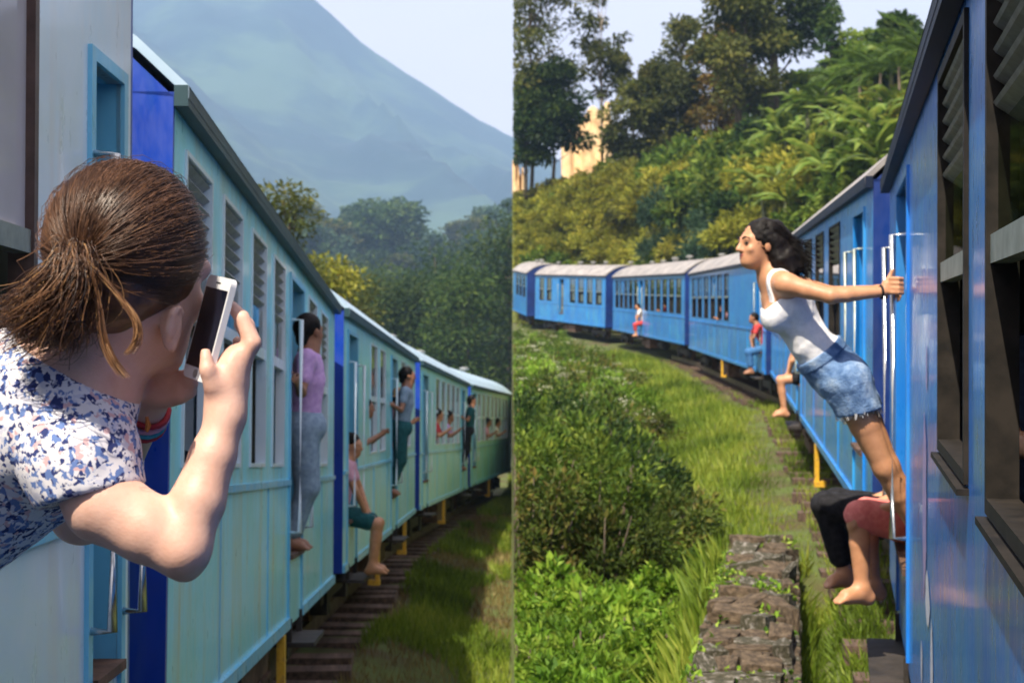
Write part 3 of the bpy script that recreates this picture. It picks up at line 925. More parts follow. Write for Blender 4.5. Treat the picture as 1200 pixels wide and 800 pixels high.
def surface_nets(Fd, lo, h):
    ins = Fd < 0
    c = np.zeros(tuple(np.array(Fd.shape) - 1), np.int8)
    offs = [(i, j, k) for i in (0, 1) for j in (0, 1) for k in (0, 1)]
    sh = c.shape
    sub = lambda A, o: A[o[0]:o[0] + sh[0], o[1]:o[1] + sh[1], o[2]:o[2] + sh[2]]
    for o in offs: c += sub(ins, o)
    act = (c > 0) & (c < 8)
    idx = np.full(sh, -1, np.int64)
    ii = np.argwhere(act)
    idx[act] = np.arange(len(ii))
    acc = np.zeros((len(ii), 3)); cnt = np.zeros(len(ii))
    for a in offs:
        for d in range(3):
            if a[d] == 1: continue
            b = list(a); b[d] = 1
            ia = ii + np.array(a); ib = ii + np.array(b)
            fa = Fd[ia[:, 0], ia[:, 1], ia[:, 2]].astype(float); fb = Fd[ib[:, 0], ib[:, 1], ib[:, 2]].astype(float)
            mk = (fa < 0) != (fb < 0)
            t = np.where(mk, fa / np.where(np.abs(fa - fb) < 1e-12, 1, fa - fb), 0)
            acc += np.where(mk[:, None], ia + t[:, None] * (ib - ia), 0); cnt += mk
    V = lo + h * acc / np.maximum(cnt, 1)[:, None]
    faces = []
    for d in range(3):
        e1, e2 = [(1, 2), (2, 0), (0, 1)][d]
        A = np.moveaxis(ins, d, 0)
        ch = A[:-1] != A[1:]
        ch = np.moveaxis(ch, 0, d)
        e = np.argwhere(ch)
        ok = np.ones(len(e), bool)
        for q in (e1, e2): ok &= (e[:, q] > 0) & (e[:, q] < Fd.shape[q] - 1)
        e = e[ok]
        def ci(o1, o2):
            g_ = e.copy(); g_[:, e1] -= o1; g_[:, e2] -= o2
            return idx[g_[:, 0], g_[:, 1], g_[:, 2]]
        q = np.stack([ci(1, 1), ci(0, 1), ci(0, 0), ci(1, 0)], -1)
        flip = ~ins[e[:, 0], e[:, 1], e[:, 2]]
        q[flip] = q[flip][:, ::-1]
        faces.append(q)
    Fq = np.concatenate(faces)
    Fq = Fq[(Fq >= 0).all(1)]
    return V, Fq

def solid_obj(name, sd, h, mat, parent, base, sub=0):
    V, Fq = sd.build(h)
    o = mobj(name, raw_mesh(name, V - np.asarray(base), Fq, True, [mat]), parent)
    if sub:
        md = o.modifiers.new('smooth', 'SMOOTH'); md.factor = 0.5; md.iterations = sub
    return o

def skin_mat(name, c1, c2, sss=0.12):
    m = noise_mat(name, c1, c2, 22, 0.5, lo=0.3, hi=0.7, bump=0.06, bscale=220)
    b = m.node_tree.nodes['Principled BSDF']
    b.inputs['Subsurface Weight'].default_value = sss
    b.inputs['Subsurface Radius'].default_value = (0.8, 0.35, 0.2)
    b.inputs['Subsurface Scale'].default_value = 0.012
    return m
M['skin_pale'] = skin_mat('fair_pinkish_skin', (0.62, 0.35, 0.26, 1), (0.74, 0.47, 0.37, 1))
M['skin_tan'] = skin_mat('tanned_skin', (0.48, 0.22, 0.11, 1), (0.60, 0.30, 0.16, 1), .08)
M['skin_dark'] = skin_mat('brown_skin', (0.26, 0.115, 0.06, 1), (0.36, 0.17, 0.095, 1), .05)
def cloth(name, c1, c2, sc=30, rough=.85, **k): return noise_mat(name, c1, c2, sc, rough, spec=.2, **k)
M['white_cotton'] = cloth('white_cotton', (0.72, 0.71, 0.72, 1), (0.82, 0.81, 0.82, 1), 60, bump=.15, bscale=300)
M['coral'] = cloth('coral_cotton', (0.66, 0.16, 0.14, 1), (0.80, 0.26, 0.22, 1))
M['black_cloth'] = cloth('black_cloth', (0.008, 0.008, 0.010, 1), (0.022, 0.022, 0.026, 1))
M['lilac'] = cloth('lilac_cotton', (0.50, 0.30, 0.62, 1), (0.68, 0.45, 0.76, 1))
M['teal_cloth'] = cloth('dark_teal_cloth', (0.012, 0.07, 0.08, 1), (0.02, 0.12, 0.13, 1))
M['pink_cloth'] = cloth('pink_cloth', (0.60, 0.30, 0.40, 1), (0.72, 0.42, 0.50, 1))
M['grey_cloth'] = cloth('grey_blue_cloth', (0.20, 0.28, 0.38, 1), (0.30, 0.40, 0.50, 1))
M['jeans'] = cloth('blue_jeans', (0.03, 0.11, 0.28, 1), (0.07, 0.20, 0.42, 1))
M['red_cloth'] = cloth('red_cloth', (0.45, 0.04, 0.05, 1), (0.6, 0.08, 0.08, 1))
M['straw'] = cloth('straw', (0.55, 0.36, 0.15, 1), (0.72, 0.52, 0.26, 1), 80)
M['hair_black'] = noise_mat('black_hair', (0.003, 0.0025, 0.0025, 1), (0.010, 0.007, 0.006, 1), 30, 0.6, stretch=(1, 1, .2), spec=.2)
M['hair_brown'] = noise_mat('brown_hair', (0.07, 0.034, 0.018, 1), (0.17, 0.08, 0.04, 1), 40, 0.4)
M['eye_dark'] = noise_mat('dark_iris', (0.008, 0.006, 0.005, 1), (0.02, 0.012, 0.01, 1), 30, 0.15)
M['eye_white'] = noise_mat('eye_white', (0.62, 0.58, 0.55, 1), (0.72, 0.68, 0.66, 1), 30, 0.2)
M['lips'] = noise_mat('rosy_lips', (0.36, 0.10, 0.08, 1), (0.46, 0.15, 0.12, 1), 30, 0.4)

def unit(v): v = np.asarray(v, float); return v / (np.linalg.norm(v) + 1e-12)
def frame(f, u):
    f = unit(f); r = unit(np.cross(f, u)); u = np.cross(r, f)
    return r, f, u                                   # right, forward, up

def head_prims(S, c, f, u, k=1.0, ears=True, face=True):
    """head of height ~0.225*k about c (between the ears)"""
    r, f, u = frame(f, u)
    R = np.stack([r, f, u])
    q = lambda a, b, d: np.asarray(c) + k * (a * r + b * f + d * u)
    S.ell(q(0, -.012, .035), np.array([.074, .094, .082]) * k, R, .03)
    S.ell(q(0, .035, -.03), np.array([.060, .062, .085]) * k, R, .03)
    S.ell(q(0, .058, -.085), np.array([.036, .036, .026]) * k, R, .025)       # chin
    if face:
        S.cone(q(0, .094, .012), q(0, .113, -.026), .008 * k, .013 * k, .014)  # nose
        for s in (-1, 1):
            S.ell(q(s * .011, .102, -.030), np.array([.009, .010, .008]) * k, R, .008)
            S.ell(q(s * .040, .072, -.026), np.array([.018, .014, .015]) * k, R, .015)   # cheek
        S.cone(q(-.036, .083, .022), q(.036, .083, .022), .012 * k, .012 * k, .018)      # brow
        S.cone(q(-.018, .088, -.051), q(.018, .088, -.051), .0065 * k, .0065 * k, .008)  # lips
        S.cone(q(-.016, .088, -.063), q(.016, .088, -.063), .0075 * k, .0075 * k, .008)
    if ears:
        for s in (-1, 1):
            S.ell(q(s * .076, -.005, -.008), np.array([.010, .020, .031]) * k, R, .008)
            S.ell(q(s * .082, -.014, .002), np.array([.006, .014, .020]) * k, R, .006)
    return q

def hand_prims(S, w, d, nrm, k=1.0, curl=0.5, side=1):
    """relaxed or gripping hand from wrist w along d; palm faces nrm; thumb on side"""
    d = unit(d); nrm = unit(np.asarray(nrm) - np.dot(nrm, d) * d); s = np.cross(d, nrm) * side
    q = lambda a, b, c: np.asarray(w) + k * (a * d + b * s + c * nrm)
    S.cone(q(0, 0, 0), q(.03, 0, 0), .024 * k, .027 * k, .02)
    R = np.stack([d, s, nrm])
    S.ell(q(.055, 0, 0), np.array([.048, .040, .016]) * k, R, .015)
    for i, (o, l) in enumerate(((.030, .070), (.010, .080), (-.010, .074), (-.029, .058))):
        a = q(.090, o, 0)
        t1 = curl * .9; t2 = curl * 2.2
        b = a + k * l * .5 * (math.cos(t1) * d + math.sin(t1) * nrm)
        c = b + k * l * .5 * (math.cos(t2) * d + math.sin(t2) * nrm)
        S.cone(a, b, .0095 * k, .0088 * k, .006); S.cone(b, c, .0088 * k, .0070 * k, .005)
    a = q(.025, .030, .008); b = q(.058, .056, .018); c = b + k * .034 * unit(.8 * d + .1 * s + curl * nrm)
    S.cone(a, b, .014 * k, .011 * k, .012); S.cone(b, c, .011 * k, .008 * k, .006)

def foot_prims(S, ankle, toe, k=1.0):
    ankle = np.asarray(ankle, float); toe = np.asarray(toe, float)
    d = unit(toe - ankle); hd = unit(np.array([d[0], d[1], 0.0]) + 1e-6)
    heel = ankle - hd * .035 * k + np.array([0, 0, -.045 * k])
    S.cone(ankle, heel, .036 * k, .033 * k, .03)
    S.cone(heel, ankle * .45 + toe * .55, .033 * k, .036 * k, .03)
    S.cone(ankle, ankle * .4 + toe * .6, .034 * k, .028 * k, .03)
    s = unit(np.cross(hd, [0, 0, 1]))
    for i, o in enumerate((-.03, -.014, .001, .015, .028)):
        t = toe + s * o * k - d * abs(o + .01) * .5 * k
        S.cone(ankle * .35 + toe * .65 + s * o * .8 * k, t, .015 * k, (.012 if i == 0 else .0085) * k, .012)

def person(label, J, skin, top, bottom, hair, h=0.012, sleeve=0.5, leg=0.55, hat=None, group=None, hair_len=0.06, k=1.0, cat='person', name='person', face=True, base=None, torso_r=(.115, .10, .12)):
    """J: joints in metres. Body is one continuous mesh; hair and clothes are its companions."""
    base = np.asarray(base if base is not None else min(J.values(), key=lambda v: v[2] if len(v) == 3 else 9), float)
    root = thing(name, label, cat, base, group)
    B = Solid()
    hc = J['head']; f = J['face']; u = J.get('up', (0, 0, 1))
    head_prims(B, hc, f, u, k, face=face)
    r_, f_, u_ = frame(f, u)
    nk = np.asarray(hc) - u_ * .10 * k - f_ * .015
    B.cone(nk + u_ * .05, J['neck'], .052 * k, .056 * k, .03)
    ch, pv = np.asarray(J['chest'], float), np.asarray(J['pelvis'], float)
    B.chain([J['neck'], ch, (ch + pv) / 2, pv], [.07 * k, torso_r[0] * k, torso_r[1] * k, torso_r[2] * k], .06)
    T = Solid(); C = Solid()
    e = .012
    T.chain([np.asarray(J['neck']) * .75 + ch * .25, ch, (ch + pv) / 2, pv], [.075 * k + e, torso_r[0] * k + e, torso_r[1] * k + e, torso_r[2] * k + e * .5], .06)
    C.ell(pv, np.array([.15, .15, .135]) * k + e, None, .05)
    for s in ('L', 'R'):
        if 'sh' + s in J:
            a, b, c = [np.asarray(J[q + s], float) for q in ('sh', 'el', 'wr')]
            B.cone(ch * .4 + np.asarray(J['neck']) * .6, a, .06 * k, .052 * k, .05)
            B.chain([a, b, c], [.050 * k, .037 * k, .026 * k], .025)
            hd = J.get('hand' + s, c - b)
            hand_prims(B, c, hd, J.get('palm' + s, np.cross(hd, [0.3, .2, 1])), k * .95, J.get('curl' + s, .5), 1 if s == 'L' else -1)
            T.cone(ch * .5 + np.asarray(J['neck']) * .5, a, .07 * k + e, .056 * k + e, .05)
            if sleeve > 0:
                T.cone(a, a + (b - a) * min(1, sleeve), .052 * k + e, .045 * k + e, .03)
                if sleeve > 1: T.cone(b, b + (c - b) * (sleeve - 1), .042 * k + e, .032 * k + e, .03)
        if 'hip' + s in J:
            a, b, c = [np.asarray(J[q + s], float) for q in ('hip', 'kn', 'an')]
            B.cone(pv, a, .11 * k, .088 * k, .05)
            B.chain([a, b], [.085 * k, .054 * k], .04)
            mid = b * .62 + c * .38
            B.chain([b, mid, c], [.052 * k, .052 * k, .034 * k], .03)
            foot_prims(B, c, J['toe' + s], k)
            C.cone(a, a + (b - a) * min(1, leg), .096 * k + e, (.092 - .024 * min(1, leg)) * k + e, .05)
            if leg > 1: C.cone(b, b + (c - b) * (leg - 1), .060 * k + e, .05 * k + e, .03)
    T.noise = (.006, 16.0); C.noise = (.006, 16.0)
    solid_obj('body', B, h, skin, root, base, 2)
    solid_obj('top', T, h, top, root, base, 1)
    if 'hipL' in J or 'hipR' in J: solid_obj('trousers' if leg > 1 else 'shorts', C, h, bottom, root, base, 1)
    Hs = Solid(); R = np.stack([r_, f_, u_])
    hq = lambda a, b, d: np.asarray(hc) + k * (a * r_ + b * f_ + d * u_)
    Hs.ell(hq(0, -.022, .045), np.array([.085, .098, .090]) * k, R, .03)
    Hs.cone(hq(0, -.07, .02), hq(0, -.075, -hair_len), .06 * k, .045 * k, .04)
    Hs.keep(hq(0, .035, .0), f_ + u_ * -.55)
    Hs.noise = (.008, 30.0)
    solid_obj('hair', Hs, h, hair, root, base, 1)
    if hat:
        m = MB()
        hp = hq(0, -.005, .075)
        n = 22
        rings = [(.19, -.012), (.10, .0), (.088, .07), (.06, .10), (.0, .105)]
        for rr, zz in rings:
            for j in range(n):
                t = 2 * math.pi * j / n
                m.v.append(tuple(hp + (rr * math.cos(t)) * r_ + rr * math.sin(t) * f_ + zz * u_ - base))
        for i2 in range(len(rings) - 1):
            for j in range(n):
                m.f.append((i2 * n + j, i2 * n + (j + 1) % n, (i2 + 1) * n + (j + 1) % n, (i2 + 1) * n + j))
        m.build('straw_hat', hat, root, smooth=True)
    if face:
        for s in (-1, 1):
            m = Solid().ell(hq(s * .031, .081, .006), np.array([.013, .008, .006]) * k, R); solid_obj('eye', m, .0035 * max(1, h / .008), M['eye_dark'], root, base)
    return root

def seated(side_at, s, out_, zf, depth_dir, sg, k=1.0, knee_drop=.0, shin=.42, lean=0.0, face=None, spread=.12, foot_pt=None):
    """joints of someone sitting in a carriage doorway, legs hanging out"""
    pv = side_at(s, .16, zf + .10)
    J = {}
    inn = unit(side_at(s, 1, zf) - side_at(s, 0, zf)); al = unit(side_at(s + 1, 0, zf) - side_at(s, 0, zf)); upv = np.cross(inn, al); upv = upv if upv[2] > 0 else -upv
    J['pelvis'] = pv; J['chest'] = pv + upv * .34 * k - inn * (.02 + lean); J['neck'] = pv + upv * .52 * k - inn * (.03 + lean * 1.4)
    J['head'] = pv + upv * .66 * k - inn * (.06 + lean * 1.7); J['face'] = -inn if face is None else face
    for q, sgn in (('L', 1), ('R', -1)):
        a = pv + al * sgn * .09 * k
        kn = a - inn * .42 * k + al * sgn * (spread - .09) - upv * knee_drop
        an = kn - upv * shin * k + inn * .05
        J['hip' + q] = a; J['kn' + q] = kn; J['an' + q] = an; J['toe' + q] = an - inn * .16 * k - upv * .07
        sh = J['neck'] - upv * .06 + al * sgn * .17 * k
        J['sh' + q] = sh; J['el' + q] = sh - upv * .24 * k - inn * .10 + al * sgn * .05; J['wr' + q] = kn * .75 + a * .25 + upv * .075
    return J
# ------------------------------------------------------------------ woman leaning out of the doorway, holding the rail
def denim_mat():
    m = noise_mat('faded_denim', (0.05, 0.11, 0.24, 1), (0.16, 0.26, 0.44, 1), 9, 0.9, c3=(0.36, 0.46, 0.60, 1), detail=9, bump=.4, bscale=120, spec=.15)
    return m
M['denim'] = denim_mat()
DW = 7.30
def W(x, y, dy=0.0): return P(x, y, DW + dy)
base = W(1092, 663, .12)
lean = thing('person', 'dark-haired woman in white tank top and denim shorts leaning out of the blue train door', 'person', base)
B = Solid()
hc = W(890, 287, -.02); hf = np.array([-.93, -.34, .02]); hu = np.array([-.04, 0, 1.0])
hq = head_prims(B, hc, hf, hu, 1.0)
hr_, hf_, hu_ = frame(hf, hu); HR = np.stack([hr_, hf_, hu_])
nb = W(908, 326, 0)
B.cone(hq(0, -.02, -.06), nb, .047, .052, .03)
chest = W(922, 356); waist = W(950, 402); pel = W(983, 440, .03)
B.ell(W(921, 352), (.105, .145, .115), None, .05)
B.chain([nb, chest, waist, pel], [.065, .088, .088, .105], .07)
for dy in (-.075, .075):
    B.ell(W(907, 372, dy), (.052, .056, .056), None, .04)                    # bust
    B.ell(W(994, 447, dy * 1.1 + .03), (.095, .09, .10), None, .05)            # seat
shL, elL, wrL = W(921, 333, -.165), W(974, 347, -.27), W(1034, 342, -.255)
B.cone(nb, shL, .055, .052, .05)
B.chain([shL, shL * .5 + elL * .5, elL], [.047, .042, .033], .03)
B.chain([elL, elL * .7 + wrL * .3, wrL], [.033, .0345, .0225], .02)
shR, elR, wrR = W(921, 331, .16), W(974, 344, .26), W(1030, 340, .34)
B.cone(nb, shR, .055, .052, .05)
B.chain([shR, elR, wrR], [.052, .037, .026], .03)
# hand closed on the rail
hp = W(1041, 336, -.252)
B.ell(hp, (.034, .022, .040), None, .015)
for i, zz in enumerate((.036, .014, -.008, -.028)):
    c = hp + np.array([.018, -.012, zz])
    B.chain([c + [-.012, -.010, .002], c + [.018, -.030, .0], c + [.040, -.016, -.002], c + [.036, .008, -.003]], [.0105, .0100, .0095, .008], .006)
B.chain([hp + [-.004, .012, .024], hp + [.014, .022, .052], hp + [.024, .018, .078]], [.013, .011, .0085], .008)
hand_prims(B, wrR, wrR - elR, (0, 0, -1), .95, .8, 1)
# legs
for (x1, y1, d1), (x2, y2, d2), (x3, y3, d3), (x4, y4, d4) in ((((991, 448, -.05)), (1036, 548, -.02), (1086, 640, .10), (1072, 662, .05)), ((993, 446, .12), (1041, 545, .15), (1091, 640, .24), (1078, 660, .20))):
    a, b, c, t = W(x1, y1, d1), W(x2, y2, d2), W(x3, y3, d3), W(x4, y4, d4)
    B.cone(pel, a, .10, .092, .05)
    B.chain([a, a * .5 + b * .5, b], [.088, .072, .050], .04)
    mid = b * .65 + c * .35
    B.chain([b, mid, c], [.049, .050, .033], .03)
    foot_prims(B, c, t)
solid_obj('body', B, .0065, M['skin_tan'], lean, base, 2)
# tank top with scooped neck and narrow straps
T = Solid(); e = .010
T.ell(W(921, 354), (.105 + e, .140 + e, .112 + e), None, .05)
T.chain([chest, waist, W(970, 424, .02)], [.088 + e, .091 + e, .112 + e], .07)
for dy in (-.075, .075): T.ell(W(907, 372, dy), (.052 + e, .056 + e, .056 + e), None, .04)
ax_t = unit(np.array(pel) - np.array(nb))
T.keep(W(912, 346), -ax_t + np.array([-.25, 0, .1]))
T.keep(W(961, 415), ax_t + np.array([.10, 0, -.05]))
T.noise = (.008, 20.0)
top = solid_obj('tank_top', T, .0065, M['white_cotton'], lean, base, 1)
for dy in (-.095, .095):
    q = Solid(); q.ell(W(921, 352), (.112, .152, .122), None, .05); q.cone(nb, W(918, 333, dy * 1.75), .062, .060, .05); q.cone(chest, nb, .095, .065, .05)
    yc = W(0, 0, dy)[1]
    q.keep((0, yc - .016, 0), (0, -1, 0)); q.keep((0, yc + .016, 0), (0, 1, 0)); q.keep(W(918, 352), ax_t)
    solid_obj('strap', q, .006, M['white_cotton'], top, base, 1)
# shorts with frayed hems
S = Solid(); e = .014
S.cone(W(965, 420, .02), pel, .112 + e, .118 + e, .05)
for dy in (-.075, .075): S.ell(W(994, 447, dy * 1.1 + .03), (.095 + e, .09 + e, .10 + e), None, .05)
for (x1, y1, d1), (x2, y2, d2) in (((991, 448, -.05), (1012, 494, -.04)), ((991, 446, .12), (1018, 496, .14))):
    S.cone(W(x1, y1, d1), W(x2, y2, d2), .096 + e, .090 + e, .04)
S.keep(W(959, 412), -ax_t + np.array([-.10, 0, .05]))
S.keep(W(1004, 483), unit(W(1036, 548) - W(991, 448)) + np.array([-.16, 0, -.15]))
S.noise = (.009, 24.0)
sh = solid_obj('denim_shorts', S, .0065, M['denim'], lean, base, 1)
m = MB()
hn = unit(unit(W(1036, 548) - W(991, 448)) + np.array([-.16, 0, -.15]))
# hem threads
for cx, cy, cd in ((1004, 483, -.045), (1010, 485, .13)):
    c0 = W(cx, cy, cd); a_ = unit(np.cross(hn, [0, 1, 0])); b_ = np.cross(hn, a_)
    for j in range(70):
        t = 2 * math.pi * random.random(); q = c0 + (a_ * math.cos(t) + b_ * math.sin(t)) * random.uniform(.092, .102)
        m.tube([q - hn * .006, q + hn * random.uniform(.008, .022) + np.array([random.uniform(-.006, .006) for _ in range(3)])], .0016, 3)
fr = raw_mesh('frayed_hem', np.array(m.v) - base, m.f, False, [M['white_cotton']]); mobj('frayed_hem', fr, sh)
m = MB(); m.obox((0, 0, 0), (.012, 0, 0), (0, .002, 0), (0, 0, .003))
# waistband, pocket
S2 = Solid(); S2.cone(W(962, 416, .02), W(970, 427, .02), .129, .132, .03)
S2.keep(W(958.5, 411.5), -ax_t + np.array([-.10, 0, .05])); S2.keep(W(966, 422), ax_t + np.array([.10, 0, -.05]))
solid_obj('waistband', S2, .006, M['denim'], sh, base, 1)
# hair: dark waves swept back to the shoulder
Hs = Solid()
Hs.ell(hq(0, -.022, .045), (.086, .100, .088), HR, .03)
Hs.chain([hq(0, -.08, .03), hq(0, -.12, -.03), W(922, 303, -.03), W(936, 312, -.05)], [.075, .078, .062, .028], .05)
Hs.chain([hq(-.05, -.06, -.01), W(915, 306, -.07), W(928, 318, -.09)], [.05, .045, .018], .04)
Hs.keep(hq(0, .042, 0), hf_ - hu_ * .62)
Hs.noise = (.016, 26.0)
solid_obj('hair', Hs, .006, M['hair_black'], lean, base, 1)
hb = np.asarray(base)
m = MB()
for j in range(1000):
    a = hq(random.uniform(-.085, .085), random.uniform(-.09, .02), random.uniform(.0, .125))
    dd = a - hq(0, -.02, .035); a = hq(0, -.02, .035) + dd / np.linalg.norm(HR @ dd / np.array([.090, .104, .094]))
    b = hq(random.uniform(-.09, .07), random.uniform(-.17, -.10), random.uniform(-.09, .03))
    c = b + np.array([random.uniform(.0, .12), random.uniform(-.04, .04), random.uniform(-.11, .01)])
    mid = (a + b) / 2; dm = mid - hq(0, -.03, .03); mid = hq(0, -.03, .03) + dm * max(1, .105 / (np.linalg.norm(dm) + 1e-6))
    wv = np.array([random.uniform(-.012, .012) for _ in range(3)])
    m.tube([a - hb, mid - hb, b + wv - hb, c - wv - hb], [.0012, .0020, .0018, .0006], 4, cap=False)
m.build('hair_strand', M['hair_black'], lean, smooth=True)['kind'] = 'stuff'
# face details
for s in (-1, 1):
    solid_obj('eye', Solid().ell(hq(s * .032, .0875, .003), (.0130, .0085, .0062), HR), .003, M['eye_dark'], lean, base)
    m = MB(); m.tube([hq(s * .014, .1000, .027) - hb, hq(s * .032, .0965, .033) - hb, hq(s * .053, .081, .026) - hb], [.0030, .0036, .0018], 6); m.build('eyebrow', M['hair_black'], lean, smooth=True)
solid_obj('lips', Solid().chain([hq(-.026, .081, -.045), hq(-.012, .0935, -.052), hq(.012, .0935, -.052), hq(.026, .081, -.045)], [.003, .0062, .0062, .003], .004).chain([hq(-.020, .084, -.053), hq(0, .0935, -.062), hq(.020, .084, -.053)], [.003, .0068, .003], .004), .003, M['lips'], lean, base, 1)
# bracelet
m = MB(); c = wrL + unit(elL - wrL) * .005; d = unit(wrL - elL); a_ = unit(np.cross(d, [0, 0, 1])); b_ = np.cross(d, a_)
m.tube([c + (a_ * math.cos(t) + b_ * math.sin(t)) * .029 - hb for t in np.linspace(0, 2 * math.pi, 18)], .006, 6, cap=False)
m.build('bracelet', M['black_cloth'], lean, smooth=True)

# ------------------------------------------------------------------ woman taking a picture with her phone
def floral_mat():
    m, t, b = new_mat('small_print_floral_cotton')
    tc_ = t.nodes.new('ShaderNodeTexCoord')
    nz = t.nodes.new('ShaderNodeTexNoise'); nz.inputs['Scale'].default_value = 70
    t.links.new(tc_.outputs['Object'], nz.inputs['Vector'])
    ad = t.nodes.new('ShaderNodeVectorMath'); ad.operation = 'SCALE'; ad.inputs['Scale'].default_value = 0.014
    t.links.new(nz.outputs['Color'], ad.inputs[0])
    a2 = t.nodes.new('ShaderNodeVectorMath'); a2.operation = 'ADD'
    t.links.new(tc_.outputs['Object'], a2.inputs[0]); t.links.new(ad.outputs['Vector'], a2.inputs[1])
    def vor(scale, feat='DISTANCE_TO_EDGE'):
        v = t.nodes.new('ShaderNodeTexVoronoi'); v.inputs['Scale'].default_value = scale; v.feature = feat
        t.links.new(a2.outputs['Vector'], v.inputs['Vector']); return v
    def cells(scale, stops):
        v = vor(scale, 'F1'); sp = t.nodes.new('ShaderNodeSeparateColor'); t.links.new(v.outputs['Color'], sp.inputs['Color'])
        r = ramp(t, stops); r.color_ramp.interpolation = 'CONSTANT'; t.links.new(sp.outputs['Red'], r.inputs['Fac']); return r
    wht, lil, pnk, blu, nvy = (0.76, 0.74, 0.78, 1), (0.62, 0.62, 0.72, 1), (0.66, 0.44, 0.46, 1), (0.14, 0.22, 0.48, 1), (0.035, 0.05, 0.17, 1)
    ra = cells(105, [(0.0, wht), (0.34, lil), (0.50, pnk), (0.62, blu), (0.80, nvy), (0.99, nvy)])
    rb = cells(190, [(0.0, wht), (0.50, blu), (0.66, nvy), (0.84, wht), (0.99, wht)])
    n4 = t.nodes.new('ShaderNodeTexNoise'); n4.inputs['Scale'].default_value = 95; t.links.new(tc_.outputs['Object'], n4.inputs['Vector'])
    r4 = ramp(t, [(0.49, (0, 0, 0, 1)), (0.55, (1, 1, 1, 1))]); t.links.new(n4.outputs['Fac'], r4.inputs['Fac'])
    mx_ = t.nodes.new('ShaderNodeMix'); mx_.data_type = 'RGBA'
    t.links.new(r4.outputs['Color'], mx_.inputs['Factor']); t.links.new(ra.outputs['Color'], mx_.inputs['A']); t.links.new(rb.outputs['Color'], mx_.inputs['B'])
    t.links.new(mx_.outputs['Result'], b.inputs['Base Color'])
    b.inputs['Roughness'].default_value = .85; b.inputs['Specular IOR Level'].default_value = .2
    return m
M['floral'] = floral_mat()
D2 = 1.90
def V2(x, y, dy=0.0): return P(x, y, D2 + dy)
b2 = V2(-60, 640, .1)
ph = thing('person', 'brown-haired woman in floral blouse raising a phone, hair in a ponytail', 'person', b2)
hf = np.array([.50, .84, -.16]); hu = np.array([.12, .10, 1.0])
hc2 = V2(155, 318)
B = Solid()
gq = head_prims(B, hc2, hf, hu, 1.0, ears=False)
gr, gf, gu = frame(hf, hu); GR = np.stack([gr, gf, gu])
nb2 = V2(82, 452, .02)
B.cone(gq(0, -.02, -.045), nb2, .054, .056, .03)
EA = np.stack([unit(gr + .35 * -gf), unit(gf + .35 * gr), gu])
er = V2(201, 384, -.03)
B.ell(er, (.007, .015, .026), EA, .006); B.ell(er + gr * .006 - gf * .009 + gu * .004, (.005, .008, .022), EA, .004); B.ell(er - gu * .021 + gf * .004, (.006, .008, .010), EA, .005); B.chain([er + gr * .008 - gf * .014 - gu * .008, er + gr * .009 - gf * .013 + gu * .014, er + gr * .007 + gu * .026, er + gr * .004 + gf * .011 + gu * .020], [.004, .0042, .004, .0035], .003)
ch2 = V2(20, 505, .08)
B.chain([nb2, ch2, V2(-180, 640, .12)], [.066, .095, .11], .04)
s2, e2, w2 = V2(84, 515, -.03), V2(213, 643, -.06), V2(265, 488, -.02)
a1 = V2(122, 590, -.05)
B.cone(nb2, s2, .055, .048, .04)
B.chain([s2, a1, a1 * .45 + e2 * .55, e2], [.046, .047, .041, .034], .016)
B.cone(e2, V2(218, 668, -.055), .026, .012, .016)                     # elbow point
B.chain([e2, e2 * .64 + w2 * .36, e2 * .3 + w2 * .7, w2], [.0325, .0325, .0275, .0225], .012)
# right hand round the edge of the phone
B.ell(V2(268, 448, -.010), (.024, .026, .050), np.stack([unit([.95, 0, -.28]), [0, 1, 0], unit([.28, 0, .95])]), .02)
B.cone(w2, V2(266, 455, -.01), .0225, .024, .012)
for dyo, tip in ((-.012, (276, 359)), (.012, (281, 366)), (.034, (284, 380)), (.052, (282, 400))):
    k1 = V2(282, 425, dyo); k2 = V2(296 if dyo < .03 else 292, 402, dyo); k3 = V2(tip[0] + 8, tip[1] + 14, dyo + .006); k4 = V2(tip[0] - 4, tip[1], dyo + .012)
    B.chain([k1, k2, k3, k4], [.0125, .0112, .0098, .0075], .007)
B.chain([V2(262, 466, -.018), V2(250, 452, -.034), V2(243, 433, -.040), V2(241, 414, -.036)], [.0150, .0118, .0100, .0074], .010)   # thumb over the screen
# left arm and hand beneath the phone
s3, e3, w3 = V2(70, 470, .30), V2(96, 600, .36), V2(172, 474, .12)
B.cone(nb2, s3, .07, .06, .06)
B.chain([s3, e3], [.056, .042], .04)
B.chain([e3, e3 * .6 + w3 * .4, w3], [.040, .041, .027], .03)
B.ell(V2(192, 458, .09), (.034, .028, .022), None, .02)
for i, (tx, ty, dd) in enumerate(((222, 438, .05), (226, 449, .06), (224, 459, .07), (214, 466, .08))):
    B.chain([V2(200, 449 + i * 5, .08), V2(213, 444 + i * 6, .07), V2(tx, ty, dd)], [.0110, .0105, .0082], .007)
B.chain([V2(186, 447, .08), V2(192, 430, .06), V2(205, 424, .05)], [.0130, .0115, .0085], .010)
solid_obj('body', B, .0042, M['skin_pale'], ph, b2, 3)
